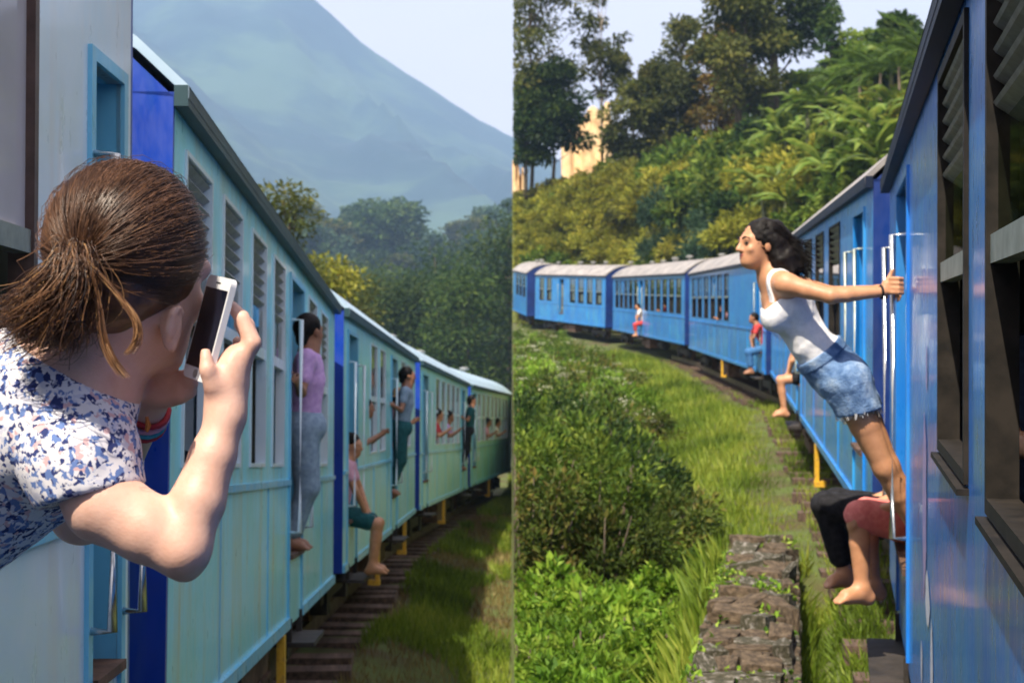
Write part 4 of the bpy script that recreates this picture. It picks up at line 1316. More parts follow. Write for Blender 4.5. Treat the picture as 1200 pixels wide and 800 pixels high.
# blouse
T = Solid(); e = .012
T.chain([nb2 + (ch2 - nb2) * .02, ch2, V2(-180, 645, .12)], [.080, .128, .146], .06)
T.cone(V2(70, 462, .01), V2(78, 508, -.02), .076, .070, .06)
T.cone(V2(70, 455, .06), s3, .078, .070, .06)
T.cone(s3, s3 + unit(e3 - s3) * .11, .068, .066, .04)
T.noise = (.006, 13.0)
T.keep(V2(100, 440, 0), (.55, 0, 1.0))
bl = solid_obj('blouse', T, .0045, M['floral'], ph, b2, 2)
T2 = Solid()
T2.cone(V2(70, 478, .0), V2(90, 530, -.03), .074, .068, .04); T2.cone(V2(90, 530, -.03), V2(122, 612, -.05), .066, .061, .04)
T2.noise = (.008, 15.0)
T2.keep(V2(112, 584, 0), (.26, -.12, -.96)); T2.keep(V2(100, 440, 0), (.55, 0, 1.0))
solid_obj('sleeve', T2, .0045, M['floral'], bl, b2, 2)
m = MB()
nkd = unit(gq(0, -.02, -.045) - nb2)
# collar lying round the neck
a_ = unit(np.cross(nkd, [0, 1, 0])); b_ = np.cross(nkd, a_)
n = 28
for j in range(n):
    t = 2 * math.pi * j / n
    dr = a_ * math.cos(t) + b_ * math.sin(t)
    for rr, hh in ((.064, .020), (.073, .028), (.092, -.004 + .006 * math.sin(3 * t)), (.090, -.010)):
        m.v.append(tuple(nb2 + dr * rr + nkd * hh - b2))
for j in range(n):
    for q in range(3):
        m.f.append((4 * j + q, 4 * ((j + 1) % n) + q, 4 * ((j + 1) % n) + q + 1, 4 * j + q + 1))
m.build('collar', M['floral'], bl, smooth=True)
# hair: combed shell, strands to the tie, ponytail
def hair_mat():
    m, t, b = new_mat('chestnut_hair')
    a = t.nodes.new('ShaderNodeAttribute'); a.attribute_name = 'tint'
    r = ramp(t, [(0.0, (0.025, 0.012, 0.008, 1)), (0.45, (0.085, 0.040, 0.022, 1)), (0.8, (0.20, 0.095, 0.045, 1)), (1.0, (0.42, 0.23, 0.10, 1))])
    t.links.new(a.outputs['Fac'], r.inputs['Fac']); t.links.new(r.outputs['Color'], b.inputs['Base Color'])
    b.inputs['Roughness'].default_value = .38
    return m
M['strand'] = hair_mat()
Hs = Solid()
Hs.ell(gq(0, -.012, .028), (.0845, .103, .100), GR, .03)
Hs.ell(gq(0, -.045, -.03), (.066, .055, .06), GR, .03)
Hs.keep(gq(0, .048, .0), gf - gu * .35 )
Hs.noise = (.004, 40.0)
solid_obj('hair', Hs, .0045, M['hair_brown'], ph, b2, 2)
hcen = gq(0, -.012, .028); hrad = np.array([.0875, .106, .103])
tie_w = V2(100, 305, -.10)
dl = GR @ (tie_w - hcen); tie_d = unit(dl / hrad)
tie = hcen + GR.T @ (tie_d * hrad) * 1.0
def strands(name, paths, widths, tints, parent, origin, mat):
    """3-sided tapering hair tubes; paths: list of (n,3)"""
    Vs = []; Fs = []; At = []
    off = 0
    for p, wd, ti in zip(paths, widths, tints):
        p = np.asarray(p); n = len(p)
        d = np.gradient(p, axis=0); d /= np.linalg.norm(d, axis=1)[:, None] + 1e-9
        a = np.cross(d, np.array([.3, .2, .93])); a /= np.linalg.norm(a, axis=1)[:, None] + 1e-9
        b = np.cross(d, a)
        tp = wd * np.clip(np.minimum(np.linspace(.5, 4, n), np.linspace(3, .2, n)), 0, 1)[:, None]
        ring = np.stack([p + tp * (math.cos(t) * a + math.sin(t) * b) for t in (0.3, 2.4, 4.5)], 1).reshape(-1, 3)
        Vs.append(ring)
        i0 = np.arange(n - 1)[:, None] * 3 + np.arange(3)[None] + off
        i1 = np.arange(n - 1)[:, None] * 3 + (np.arange(3)[None] + 1) % 3 + off
        Fs.append(np.stack([i0, i1, i1 + 3, i0 + 3], -1).reshape(-1, 4))
        At.append(np.full(len(ring), ti)); off += len(ring)
    me = raw_mesh(name, np.concatenate(Vs) - origin, np.concatenate(Fs), True, [mat], {'tint': np.concatenate(At)})
    o = mobj(name, me, parent); o['kind'] = 'stuff'
    return o
paths, wds, tis = [], [], []
R3 = np.random.default_rng(5)
for j in range(13500):
    d = unit(R3.normal(size=3))
    if d[1] > .60 - .0 * d[2] or d[2] < -.62: continue
    if d[1] > .25 and d[2] < -.25: continue
    # ear window
    nseg = 9
    ts = np.linspace(0, 1, nseg)
    ang = math.acos(np.clip(d @ tie_d, -1, 1))
    if ang < .1: continue
    pth = []
    lift = (R3.uniform(-.5, 3.2) if R3.random() > .03 else R3.uniform(4, 11)) * .001
    jit = R3.normal(size=3) * .05
    for t in ts:
        v = (math.sin((1 - t) * ang) * d + math.sin(t * ang) * tie_d) / math.sin(ang)
        v = unit(v + jit * math.sin(math.pi * t))
        pth.append(hcen + GR.T @ (v * (hrad + lift + .003 * math.sin(math.pi * t))))
    clump = vnoise(np.array([d * 7.0]))[0]
    paths.append(pth); wds.append(R3.uniform(.00028, .00055)); tis.append(np.clip(.20 + .5 * clump + .11 * R3.normal(), 0, 1))
pt_mid = [tie, tie + np.array([-.004, -.030, .006]), V2(88, 325, -.135), V2(62, 352, -.13), V2(34, 378, -.11), V2(8, 384, -.10)]
for j in range(2300):
    o = R3.normal(size=3); fan = R3.uniform(-1, 1)
    end = V2(R3.uniform(-8, 96), 0, -.11); end[2] = V2(0, np.interp(fan, [-1, 1], [352, 412]), -.11)[2]
    c = [tie + o * .006, tie + np.array([-.006, -.026, .004]) + o * .009, V2(86 + fan * 8, 326, -.13) + o * .012, V2(66 + fan * 14, 352 + 8 * abs(fan), -.128) + o * .016]
    c.append(c[-1] * .45 + end * .55 + o * .010); c.append(end + o * .006)
    c = np.array(c); tt = np.linspace(0, len(c) - 1, 16); k0 = np.clip(tt.astype(int), 0, len(c) - 2); fr_ = (tt - k0)[:, None]
    c2 = c[k0] * (1 - fr_) + c[k0 + 1] * fr_
    for _ in range(2): c2[1:-1] = (c2[:-2] + 2 * c2[1:-1] + c2[2:]) / 4
    paths.append(c2); wds.append(R3.uniform(.0003, .0007)); tis.append(np.clip(.42 + .28 * R3.normal() + .2 * fan, 0, 1))
def curve(ctrl, n=22):
    c = np.array(ctrl); tt = np.linspace(0, len(c) - 1, n); k0 = np.clip(tt.astype(int), 0, len(c) - 2); fr_ = (tt - k0)[:, None]
    c2 = c[k0] * (1 - fr_) + c[k0 + 1] * fr_
    for _ in range(4): c2[1:-1] = (c2[:-2] + 2 * c2[1:-1] + c2[2:]) / 4
    return c2
for ctrl, cnt in (([(102, 306), (114, 318), (138, 346), (160, 372), (163, 398), (150, 414)], 46), ([(103, 308), (112, 330), (117, 362), (120, 396), (132, 424), (147, 442)], 46),
                  ([(98, 310), (92, 340), (94, 368), (86, 392), (70, 408)], 40), ([(97, 308), (78, 326), (58, 340), (40, 372)], 40)):
    for j in range(cnt):
        o = R3.normal(size=2) * 1.6
        c = curve([V2(x + o[0] * (.4 + .35 * q), y + o[1], -.135 + .004 * R3.normal()) for q, (x, y) in enumerate(ctrl)])
        paths.append(c); wds.append(R3.uniform(.0004, .0008)); tis.append(np.clip(.82 + .14 * R3.normal(), 0, 1))
strands('hair_strand', paths, wds, tis, ph, b2, M['strand'])
m = MB(); td = unit(GR.T @ (tie_d * hrad)); a_ = unit(np.cross(td, [0, 0, 1])); b_ = np.cross(td, a_)
m.tube([tie + td * .012 + (a_ * math.cos(t) + b_ * math.sin(t)) * .0125 - b2 for t in np.linspace(0, 2 * math.pi, 16)], .0045, 6, cap=False); m.build('hair_tie', M['hair_brown'], ph, smooth=True)
# bracelets on the far wrist
M['turq'] = cloth('turquoise_beads', (0.04, 0.30, 0.36, 1), (0.10, 0.42, 0.46, 1), 80)
M['orange'] = cloth('orange_thread', (0.55, 0.18, 0.05, 1), (0.7, 0.3, 0.08, 1), 80)
d3 = unit(w3 - e3)
a_ = unit(np.cross(d3, [0, 0, 1])); b_ = np.cross(d3, a_)
for q, mt, tl in ((-.004, 'red_cloth', .15), (-.016, 'pink_cloth', -.1), (-.026, 'turq', .1), (-.035, 'red_cloth', 0)):
    m = MB(); c = w3 + d3 * q
    m.tube([c + (a_ * math.cos(t) + b_ * math.sin(t)) * (.031 + .0012 * abs(q) * 100) + d3 * tl * .02 * math.cos(t) - b2 for t in np.linspace(0, 2 * math.pi, 20)], .0042, 6, cap=False)
    m.build('bracelet', M[mt], ph, smooth=True)
m = MB(); m.tube([V2(172, 488, .07) - b2, V2(174, 498, .07) - b2, V2(172, 506, .07) - b2], [.002, .004, .002], 5); m.build('bracelet_thread', M['orange'], ph)

# the phone
M['phone_white'] = noise_mat('white_phone_shell', (0.72, 0.72, 0.74, 1), (0.78, 0.78, 0.80, 1), 30, .25)
M['phone_glass'] = noise_mat('dark_phone_screen', (0.004, 0.005, 0.012, 1), (0.010, 0.012, 0.024, 1), 8, .08)
pc = V2(246, 385, .0)
pu = unit(np.array([.25, .02, .968])); pw_ = unit(np.array([.60, -.80, -.10])); pw_ = unit(pw_ - (pw_ @ pu) * pu); pn = np.cross(pw_, pu)
if pn[1] > 0: pn = -pn
phone = thing('phone', 'white smartphone with dark screen held up by the woman in floral blouse', 'phone', pc)
m = MB()
hw, hh, cr = .0335, .0655, .009
out_ = []
for cx, cy, a0 in ((hw - cr, hh - cr, 0), (-hw + cr, hh - cr, 90), (-hw + cr, -hh + cr, 180), (hw - cr, -hh + cr, 270)):
    for a in np.linspace(0, 90, 6): out_.append((cx + cr * math.cos(math.radians(a0 + a)), cy + cr * math.sin(math.radians(a0 + a))))
n = len(out_)
for zz in (-.004, .004):
    for a, b in out_: m.v.append(tuple(pw_ * a + pu * b + pn * zz))
m.f.append(tuple(range(n - 1, -1, -1))); m.f.append(tuple(range(n, 2 * n)))
for j in range(n): m.f.append((j, (j + 1) % n, n + (j + 1) % n, n + j))
m.build('shell', M['phone_white'], phone)
m = MB(); m.quad([pw_ * a + pu * b + pn * .0046 for a, b in ((-.0305, -.050), (.0305, -.050), (.0305, .050), (-.0305, .050))]); m.build('screen', M['phone_glass'], phone)
m = MB(); m.tube([pu * -.058 + pn * .0036, pu * -.058 + pn * .0044], .0055, 16); m.build('home_button', M['alu'], phone)
m = MB(); m.obox(pu * .0575 + pn * .0042, pw_ * .006, pu * .0008, pn * .0004); m.build('earpiece', M['black_cloth'], phone)
# ------------------------------------------------------------------ other passengers
FLZ = 0.46
def standing_out(at, s, out, h=1.0, face=(0, -1, 0), arm_to=None, z=None, k=1.0):
    """joints of someone standing in a doorway, leaning out"""
    inn = unit(at(s, 1, 0) - at(s, 0, 0)); al = unit(at(s + 1, 0, 0) - at(s, 0, 0)); upv = np.array([0, 0, 1.0])
    z = FLZ if z is None else z
    q = lambda d, a, hh: at(s, -d, z) + al * a + upv * hh * k
    J = dict(pelvis=q(out * .55, 0, .92), chest=q(out * .85, 0, 1.26), neck=q(out, 0, 1.46), head=q(out * 1.08, 0, 1.61), face=face)
    for n_, sg_ in (('L', 1), ('R', -1)):
        J['hip' + n_] = q(out * .5, sg_ * .09, .88); J['kn' + n_] = q(out * .25 + .05, sg_ * .1, .47); J['an' + n_] = q(-.05, sg_ * .1, .08); J['toe' + n_] = q(.10, sg_ * .12, .02)
        J['sh' + n_] = q(out * .97, sg_ * .17, 1.40); J['el' + n_] = q(out * .7, sg_ * .28, 1.15); J['wr' + n_] = q(.05, sg_ * .42, 1.20)
    return J

# in the right-hand train
sA = sY(R_ST, 0, 7.95)
JA = seated(atR1, sA, 0, FLZ, None, 1, knee_drop=-.02, shin=.40, lean=-.12, spread=.10)
def fixleg(J, q, kn, an, toe):
    J['kn' + q], J['an' + q], J['toe' + q] = np.array(kn), np.array(an), np.array(toe)
fixleg(JA, 'R', P(1006, 603, 7.72), P(1010, 690, 7.72), P(978, 706, 7.66))
fixleg(JA, 'L', P(1014, 600, 7.98), P(1024, 685, 8.0), P(1000, 700, 7.95))
JA['wrR'] = P(1024, 600, 7.70); JA['elR'] = P(1062, 590, 7.72); JA['handR'] = np.array([-1, -.1, -.25]); JA['palmR'] = np.array([-.2, 0, -1])
person('barefoot passenger in coral shorts sitting in the doorway below the leaning woman', JA, M['skin_tan'], M['black_cloth'], M['coral'], M['hair_black'], h=.009, leg=.98)
sB = sY(R_ST, 0, 8.28)
JB = seated(atR1, sB, 0, FLZ, None, 1, lean=-.12, spread=.10)
fixleg(JB, 'R', P(968, 592, 8.35), P(990, 672, 8.38), P(966, 688, 8.32))
fixleg(JB, 'L', P(980, 588, 8.55), P(1000, 668, 8.6), P(978, 684, 8.55))
person('passenger in black trousers sitting behind the one in coral shorts', JB, M['skin_tan'], M['black_cloth'], M['black_cloth'], M['hair_black'], h=.010, leg=1.75, k=.98)
sC = sY(R_ST, 1, 20.9)
JC = seated(atR2, sC, 0, FLZ, None, 1, lean=.10, knee_drop=.05, face=(-.8, -.6, 0))
person('barefoot passenger in white top sitting in the doorway of the light blue carriage', JC, M['skin_tan'], M['white_cotton'], M['black_cloth'], M['hair_black'], h=.016, leg=.5)
sD = sY(R_ST, 2, 34.5)
JD = seated(atR3, sD, 0, FLZ, None, 1, lean=.15, knee_drop=.1)
person('passenger in blue jeans sitting in a far carriage doorway', JD, M['skin_dark'], M['red_cloth'], M['jeans'], M['hair_black'], h=.022, leg=1.7, face=False)
sE = L4 * .50 + .55
JE = seated(atR4, sE, 0, FLZ, None, 1, lean=.15, knee_drop=.1)
person('small far-off passenger in red sitting in the middle door of a blue carriage', JE, M['skin_tan'], M['white_cotton'], M['red_cloth'], M['hair_black'], h=.025, leg=1.5, face=False)
def bust(at, s, d, label, top, skin, hz=1.32, face=(-1, -.2, 0), h=.02, hat=None, arm=True):
    inn = unit(at(s, 1, 0) - at(s, 0, 0)); al = unit(at(s + 1, 0, 0) - at(s, 0, 0))
    q = lambda dd, a, z: at(s, d + dd, z) + al * a
    J = dict(pelvis=q(.25, 0, hz - .72), chest=q(.12, 0, hz - .36), neck=q(.04, 0, hz - .14), head=q(0, 0, hz), face=face)
    for n_, sg_ in (('L', 1), ('R', -1)):
        J['sh' + n_] = q(.06, sg_ * .17, hz - .20); J['el' + n_] = q(-.02, sg_ * .26, hz - .40); J['wr' + n_] = q(-.18, sg_ * .10, hz - .30)
    return person(label, J, skin, top, top, M['hair_black'], h=h, sleeve=.6, hat=hat, face=h < .02)
bust(atR3, sY(R_ST, 2, 43.2), .15, 'passenger in pink at an open window of the far carriage', M['pink_cloth'], M['skin_dark'], 1.40, h=.022)
bust(atR4, L4 * .30, .2, 'passenger in red behind the windows of a far carriage', M['red_cloth'], M['skin_dark'], 1.40, h=.025)
bust(atR1, sY(R_ST, 0, 4.45), .42, 'dim passenger sitting inside by the louvred window', M['grey_cloth'], M['skin_tan'], 1.55, h=.013)

# in the left-hand train
s1 = sY(L_ST, 1, 10.65)
J1 = standing_out(atL2, s1, .08, face=(.6, .75, 0), k=.95)
person('dark-haired passenger in lilac top standing in the teal carriage door', J1, M['skin_dark'], M['lilac'], M['grey_cloth'], M['hair_black'], h=.014, sleeve=.6, leg=1.8)
J2 = seated(atL3, .80, 0, FLZ - .02, None, -1, lean=.06, knee_drop=.12, face=(.9, -.3, -.1))
person('barefoot passenger in dark teal shorts sitting in the far teal doorway', J2, M['skin_tan'], M['pink_cloth'], M['teal_cloth'], M['hair_black'], h=.015, leg=.8)
bust(atL3, 6.4, -.05, 'passenger in a straw hat leaning out of the teal train', M['pink_cloth'], M['skin_tan'], 1.75, face=(.9, .3, 0), h=.018, hat=M['straw'])
J3 = standing_out(atL3, l3 - 4.4, .18, face=(.9, .3, 0))
person('passenger in grey-blue standing in a far teal doorway', J3, M['skin_dark'], M['grey_cloth'], M['teal_cloth'], M['hair_black'], h=.018, leg=1.8)
J4 = standing_out(atL4, l4 - 1.55, .2, face=(.9, .3, 0))
person('far passenger in dark clothes standing out of a teal door', J4, M['skin_dark'], M['teal_cloth'], M['black_cloth'], M['hair_black'], h=.022, leg=1.8, face=False)
bust(atL4, 3.4, .0, 'passenger in red leaning at a far window of the teal train', M['red_cloth'], M['skin_tan'], 1.65, face=(.9, .3, 0), h=.022)

bust(atL3, 2.6, .05, 'passenger in white at a window beside the seated barefoot one', M['white_cotton'], M['skin_dark'], 1.6, face=(.9, .3, 0), h=.018)
bust(atL4, 5.6, -.02, 'passenger in lilac leaning from the middle of a far teal carriage', M['lilac'], M['skin_dark'], 1.65, face=(.9, .3, 0), h=.022)
bust(atL5, 4.2, -.05, 'passenger in pink leaning from the last teal carriage', M['pink_cloth'], M['skin_dark'], 1.6, face=(.9, .3, 0), h=.024)
bust(atL5, 7.4, -.05, 'passenger in white leaning from the last teal carriage', M['white_cotton'], M['skin_dark'], 1.6, face=(.9, .3, 0), h=.026)
# ------------------------------------------------------------------ vegetation
GR_ = np.random.default_rng(23)
def leaf_geo(c, d, nrm, Ln, Wd, fold=0.25, droop=0.15):
    """four-cornered folded leaves: centres c, directions d, normals nrm"""
    c, d, nrm = [np.asarray(t, float) for t in (c, d, nrm)]
    d = d / (np.linalg.norm(d, axis=1)[:, None] + 1e-9)
    s = np.cross(d, nrm); s /= np.linalg.norm(s, axis=1)[:, None] + 1e-9
    n = np.cross(s, d)
    Ln = np.broadcast_to(np.asarray(Ln, float), (len(c),))[:, None]; Wd = np.broadcast_to(np.asarray(Wd, float), (len(c),))[:, None]
    mid = c + d * Ln * .45
    v = np.stack([c, mid + s * Wd * .5 + n * Wd * fold, c + d * Ln - n * Ln * droop, mid - s * Wd * .5 + n * Wd * fold], 1)
    return v
def leaf_mesh(name, v, tint, mat, keep_x=None):
    if keep_x is not None:
        k = (v[:, :, 0] > keep_x).all(1); v = v[k]; tint = tint[k]
    n = len(v)
    V = v.reshape(-1, 3)
    Fq = np.arange(n * 4).reshape(n, 4)
    return raw_mesh(name, V, Fq, False, [mat], {'tint': np.repeat(np.clip(tint, 0, 1), 4)})

def rnd_dirs(n, rg): 
    v = rg.normal(size=(n, 3)); return v / np.linalg.norm(v, axis=1)[:, None]

def bush_leaves(R, H, n, Ln, rg, clumps=26, spread=.26, aspect=.45, upb=.5, lowfill=.3):
    """leaf sprays over a dome, in clumps with gaps between"""
    u = rnd_dirs(clumps, rg); u[:, 2] = np.abs(u[:, 2]) * 1.0
    rad = rg.uniform(.55, 1.0, clumps)[:, None]
    cc = u * rad * np.array([R, R, H]) 
    cc[:, 2] = np.maximum(cc[:, 2], H * .10)
    ct = rg.uniform(-.22, .22, clumps)
    k = rg.integers(0, clumps, n)
    off = rnd_dirs(n, rg) * (rg.random(n) ** .5)[:, None] * spread * np.array([R, R, H * .8])
    c = cc[k] + off
    c[:, 2] = np.maximum(c[:, 2], .02)
    o = c / np.array([R, R, H]); o /= np.linalg.norm(o, axis=1)[:, None] + 1e-9
    d = off / (np.linalg.norm(off, axis=1)[:, None] + 1e-9) * .6 + o * .6 + rnd_dirs(n, rg) * .7 + np.array([0, 0, .15])
    nm = o * .7 + np.array([0, 0, upb]) + rnd_dirs(n, rg) * .55
    L_ = Ln * rg.uniform(.6, 1.35, n)
    v = leaf_geo(c, d, nm, L_, L_ * aspect)
    tint = .48 + ct[k] + rg.normal(size=n) * .16
    return v, tint

M['leaf_bush'] = leaf_mat('bush_leaves', (0.016, 0.040, 0.008, 1), (0.085, 0.155, 0.020, 1), (0.28, 0.34, 0.05, 1))
M['leaf_weed'] = leaf_mat('bright_weed_leaves', (0.035, 0.09, 0.010, 1), (0.15, 0.28, 0.025, 1), (0.36, 0.46, 0.07, 1))
M['leaf_rust'] = leaf_mat('mixed_rusty_leaves', (0.022, 0.040, 0.009, 1), (0.085, 0.125, 0.022, 1), (0.25, 0.19, 0.05, 1))
M['leaf_hill'] = leaf_mat('yellow_green_scrub', (0.08, 0.10, 0.015, 1), (0.27, 0.29, 0.035, 1), (0.52, 0.46, 0.08, 1))
M['leaf_dark'] = leaf_mat('dark_green_leaves', (0.008, 0.022, 0.007, 1), (0.035, 0.075, 0.018, 1), (0.13, 0.18, 0.035, 1))
M['leaf_olive'] = leaf_mat('olive_leaves', (0.022, 0.034, 0.010, 1), (0.085, 0.105, 0.024, 1), (0.22, 0.21, 0.05, 1))
M['leaf_orange'] = leaf_mat('autumn_orange_leaves', (0.05, 0.045, 0.012, 1), (0.17, 0.135, 0.026, 1), (0.40, 0.25, 0.05, 1))
M['leaf_blue'] = leaf_mat('blue_green_leaves', (0.016, 0.04, 0.022, 1), (0.045, 0.09, 0.05, 1), (0.10, 0.16, 0.09, 1))
M['leaf_banana'] = leaf_mat('banana_leaf', (0.03, 0.08, 0.014, 1), (0.11, 0.19, 0.026, 1), (0.32, 0.36, 0.08, 1), trans=.4, rough=.4)
M['flower'] = leaf_mat('pale_flower', (0.35, 0.38, 0.22, 1), (0.55, 0.56, 0.38, 1), (0.70, 0.70, 0.55, 1), trans=.2)
M['grass'] = leaf_mat('grass_blades', (0.045, 0.075, 0.012, 1), (0.14, 0.22, 0.020, 1), (0.34, 0.38, 0.06, 1), trans=.4, obj_var=.02)
M['dry'] = leaf_mat('dry_grass', (0.12, 0.08, 0.035, 1), (0.22, 0.17, 0.06, 1), (0.36, 0.30, 0.13, 1), trans=.3, obj_var=.02)

# --- bushes along the bank beside the right-hand train: each a thing with foliage and stems
BX = lambda Y: np.interp(Y, [8, 11, 13.6, 15, 18, 24, 32, 44, 60, 76], [.50, .90, 1.25, 1.45, 1.85, 2.0, 2.5, 3.0, 2.9, 2.3])
bush_n = [0]
def bush(X, Y, R, H, n, Ln, mat, label, group, flowers=0, aspect=.45, cut=True, sink=.08, clumps=26):
    z = float(ground_z(X, Y)) - sink
    root = thing('bush', label, 'bush', (X, Y, z), group)
    v, t = bush_leaves(R, H, n, Ln, GR_, clumps=clumps, aspect=aspect)
    me = leaf_mesh('foliage', v, t, mat, keep_x=(0.015 - X) if cut else None)
    mobj('foliage', me, root)
    m = MB()
    for j in range(7):
        a = GR_.uniform(0, 6.28); r = R * GR_.uniform(.3, .75)
        e = np.array([r * math.cos(a), r * math.sin(a), H * GR_.uniform(.55, .85)])
        if X + e[0] < .03: e[0] = .03 - X
        b = np.array([max(.1 * math.cos(a), .03 - X), .1 * math.sin(a), 0])
        m.tube([b, b * .5 + e * .5 + [0, 0, .06], e], [.014, .010, .004], 5)
    m.build('stem', M['bark'], root, smooth=True)['kind'] = 'stuff'
    if flowers:
        c = []; dd = []
        for j in range(flowers):
            a = rnd_dirs(1, GR_)[0]; a[2] = abs(a[2]) * .8 + .4; a /= np.linalg.norm(a)
            c0 = a * np.array([R, R, H]) * 1.02
            if X + c0[0] < .1: continue
            o = GR_.normal(size=(26, 3)) * np.array([.09, .09, .02]); c.append(c0 + o); 
        if c:
            c = np.concatenate(c); n_ = len(c)
            v = leaf_geo(c, rnd_dirs(n_, GR_) * [1, 1, .3], np.tile([0, 0, 1.0], (n_, 1)), .045, .04)
            mobj('flower_head', leaf_mesh('flower_head', v, GR_.random(n_), M['flower'], keep_x=.015 - X), root)['kind'] = 'stuff'
    return root
spots = []
Y = 8.3
while Y < 76:
    w_ = BX(Y); r0 = .30 if Y < 13.6 else (.68 if Y < 26 else .75)
    x = GR_.uniform(.02, .12)
    while x < w_:
        spots.append((x + GR_.uniform(-.05, .12), Y + GR_.uniform(-.25, .25) * r0, r0 * GR_.uniform(.85, 1.25)))
        x += r0 * GR_.uniform(.85, 1.15)
    Y += r0 * (1.15 if Y < 26 else 1.7)
for (x, Y, r) in spots:
    x = max(x, .05)
    rgt = x > BX(Y) - .5
    where = 'by the grass strip' if rgt else 'deep in the bank'
    if Y < 13.8:
        H = r * GR_.uniform(.9, 1.5); mn = 'leaf_weed'; n, Ln = 900, .075
        kind, grp = 'low bright green leafy weed clump', 'bright weed clumps in front of the bushes'
    elif Y < 24:
        H = GR_.uniform(1.15, 1.75) * (.72 if rgt else 1.0); mn = random.choice(['leaf_bush', 'leaf_dark', 'leaf_dark', 'leaf_bush', 'leaf_rust']); n, Ln = 3200, .08
        kind = {'leaf_bush': 'dense mid-green bush', 'leaf_dark': 'dense dark green bush', 'leaf_rust': 'rust-tinged bush'}[mn] + ' behind the weeds'; grp = 'tall bushes on the bank'
    else:
        H = GR_.uniform(.9, 1.35) * (.8 if rgt else 1.0); mn = random.choice(['leaf_bush', 'leaf_bush', 'leaf_weed', 'leaf_rust']); n, Ln = 1500, .11
        kind = {'leaf_bush': 'green bush', 'leaf_weed': 'bright green bush', 'leaf_rust': 'rust-tinged bush'}[mn] + ' with pale flower heads towards the bend'; grp = 'flowering bushes on the far bank'
    lab = kind + ', ' + where; grp = lab; mat = M[mn]
    bush(x, Y, r * 1.1, H, n, Ln, mat, lab, grp, flowers=(int(GR_.integers(2, 6)) if Y > 24 else 0))
for x, Y, r, H in ((.62, 12.6, .34, .62), (.25, 9.6, .3, .5), (.95, 12.4, .30, .40), (.30, 13.2, .34, .58)):
    bush(x, Y, r, H, 1300, .085, M['leaf_weed'], 'sunlit broad-leaved weed standing above the low clumps', 'sunlit broad-leaved weeds', aspect=.6)

# --- grass
def blades(name, X, Y, Z, Ln, mat, label, keep=None, lean_=.45):
    n = len(X)
    c = np.stack([X, Y, Z], -1)
    a = GR_.uniform(0, 2 * math.pi, n)
    d = np.stack([np.cos(a) * lean_ * GR_.random(n), np.sin(a) * lean_ * GR_.random(n), np.ones(n)], -1)
    nm = np.stack([np.cos(a + 1.57), np.sin(a + 1.57), 0 * a + .2], -1)
    v = leaf_geo(c, d, nm, Ln, Ln * GR_.uniform(.06, .11, n), fold=.1, droop=GR_.uniform(-.2, .45, n)[:, None])
    pt = fbm(np.stack([X * .9, Y * .6, 0 * X + 2], -1), 3)
    tint = .5 + (pt - .45) * 1.5 + GR_.normal(size=n) * .15
    if keep is not None:
        k = keep(v); v = v[k]; tint = tint[k]
    o = mobj(name, leaf_mesh(name, v, tint, mat))
    return tag(o, label, 'grass', kind='stuff')
n = 95000
Yg = 6.5 + 60 * GR_.random(n) ** 1.9
Xg = GR_.random(n) * (xr_side(Yg) + .15) ; 
ok = Xg > .02; Yg, Xg = Yg[ok], Xg[ok]
wl = (Yg < 13.8) & (Xg > np.interp(Yg, [6, 13.8], [.88, 2.03])) & (Xg < np.interp(Yg, [6, 13.8], [1.45, 2.50]))
Yg, Xg = Yg[~wl], Xg[~wl]
Zg = ground_z(Xg, Yg) + bumps(Xg, Yg) - .02
Lg = (.10 + .0035 * Yg) * GR_.uniform(.6, 1.5, len(Xg))
near_track = np.clip((xr_side(Yg) - Xg) / .8, .35, 1)
blades('grass', Xg, Yg, Zg, Lg * near_track, M['grass'], 'green grass strip along the bright blue train', keep=lambda v: (v[:, :, 0] > .015).all(1))
n = 46000
Yg = 7 + 50 * GR_.random(n) ** 1.5
xl_ = xl_side(Yg) + .1
Xg = xl_ + (-.02 - xl_) * GR_.random(n)
Zg = ground_z(Xg, Yg) + bumps(Xg, Yg) - .02
patch = fbm(np.stack([Xg * 1.1, Yg * .35, 0 * Xg + 5], -1), 3)
k1 = patch > .44
Lg = (.10 + .004 * Yg) * GR_.uniform(.5, 1.4, n)
blades('grass', Xg[k1], Yg[k1], Zg[k1], Lg[k1], M['grass'], 'green grass patches beside the pale teal train', keep=lambda v: (v[:, :, 0] < .0).all(1))
k2 = ~k1 & (GR_.random(n) < .45)
blades('dry_grass', Xg[k2], Yg[k2], Zg[k2], Lg[k2] * .7, M['dry'], 'dry yellow grass and weeds beside the pale teal train', keep=lambda v: (v[:, :, 0] < .0).all(1))
n = 14000
Yg = GR_.uniform(5, 40, n) ; Xg = xr_side(Yg) + GR_.uniform(-.15, 1.0, n)
kk = fbm(np.stack([Xg * 1.5, Yg * 1.5, 0 * Xg], -1), 3) > .43
blades('track_weed', Xg[kk], Yg[kk], (zr(Yg) - BED - .03)[kk], .14 * GR_.uniform(.5, 1.5, kk.sum()), M['grass'], 'small weeds between the sleepers of the blue train')

n = 12000
Yg = GR_.uniform(6, 13.6, n); x0 = np.interp(Yg, [6.4, 13.75], [1.20, 2.54]); x1 = xr_side(Yg) + .1
Xg = x0 + (x1 - x0) * GR_.random(n)
blades('ditch_weed', Xg, Yg, ground_z(Xg, Yg) + bumps(Xg, Yg) - .02, .13 * GR_.uniform(.4, 1.5, n), M['grass'], 'rough weeds in the ditch between stone wall and track', lean_=.9)
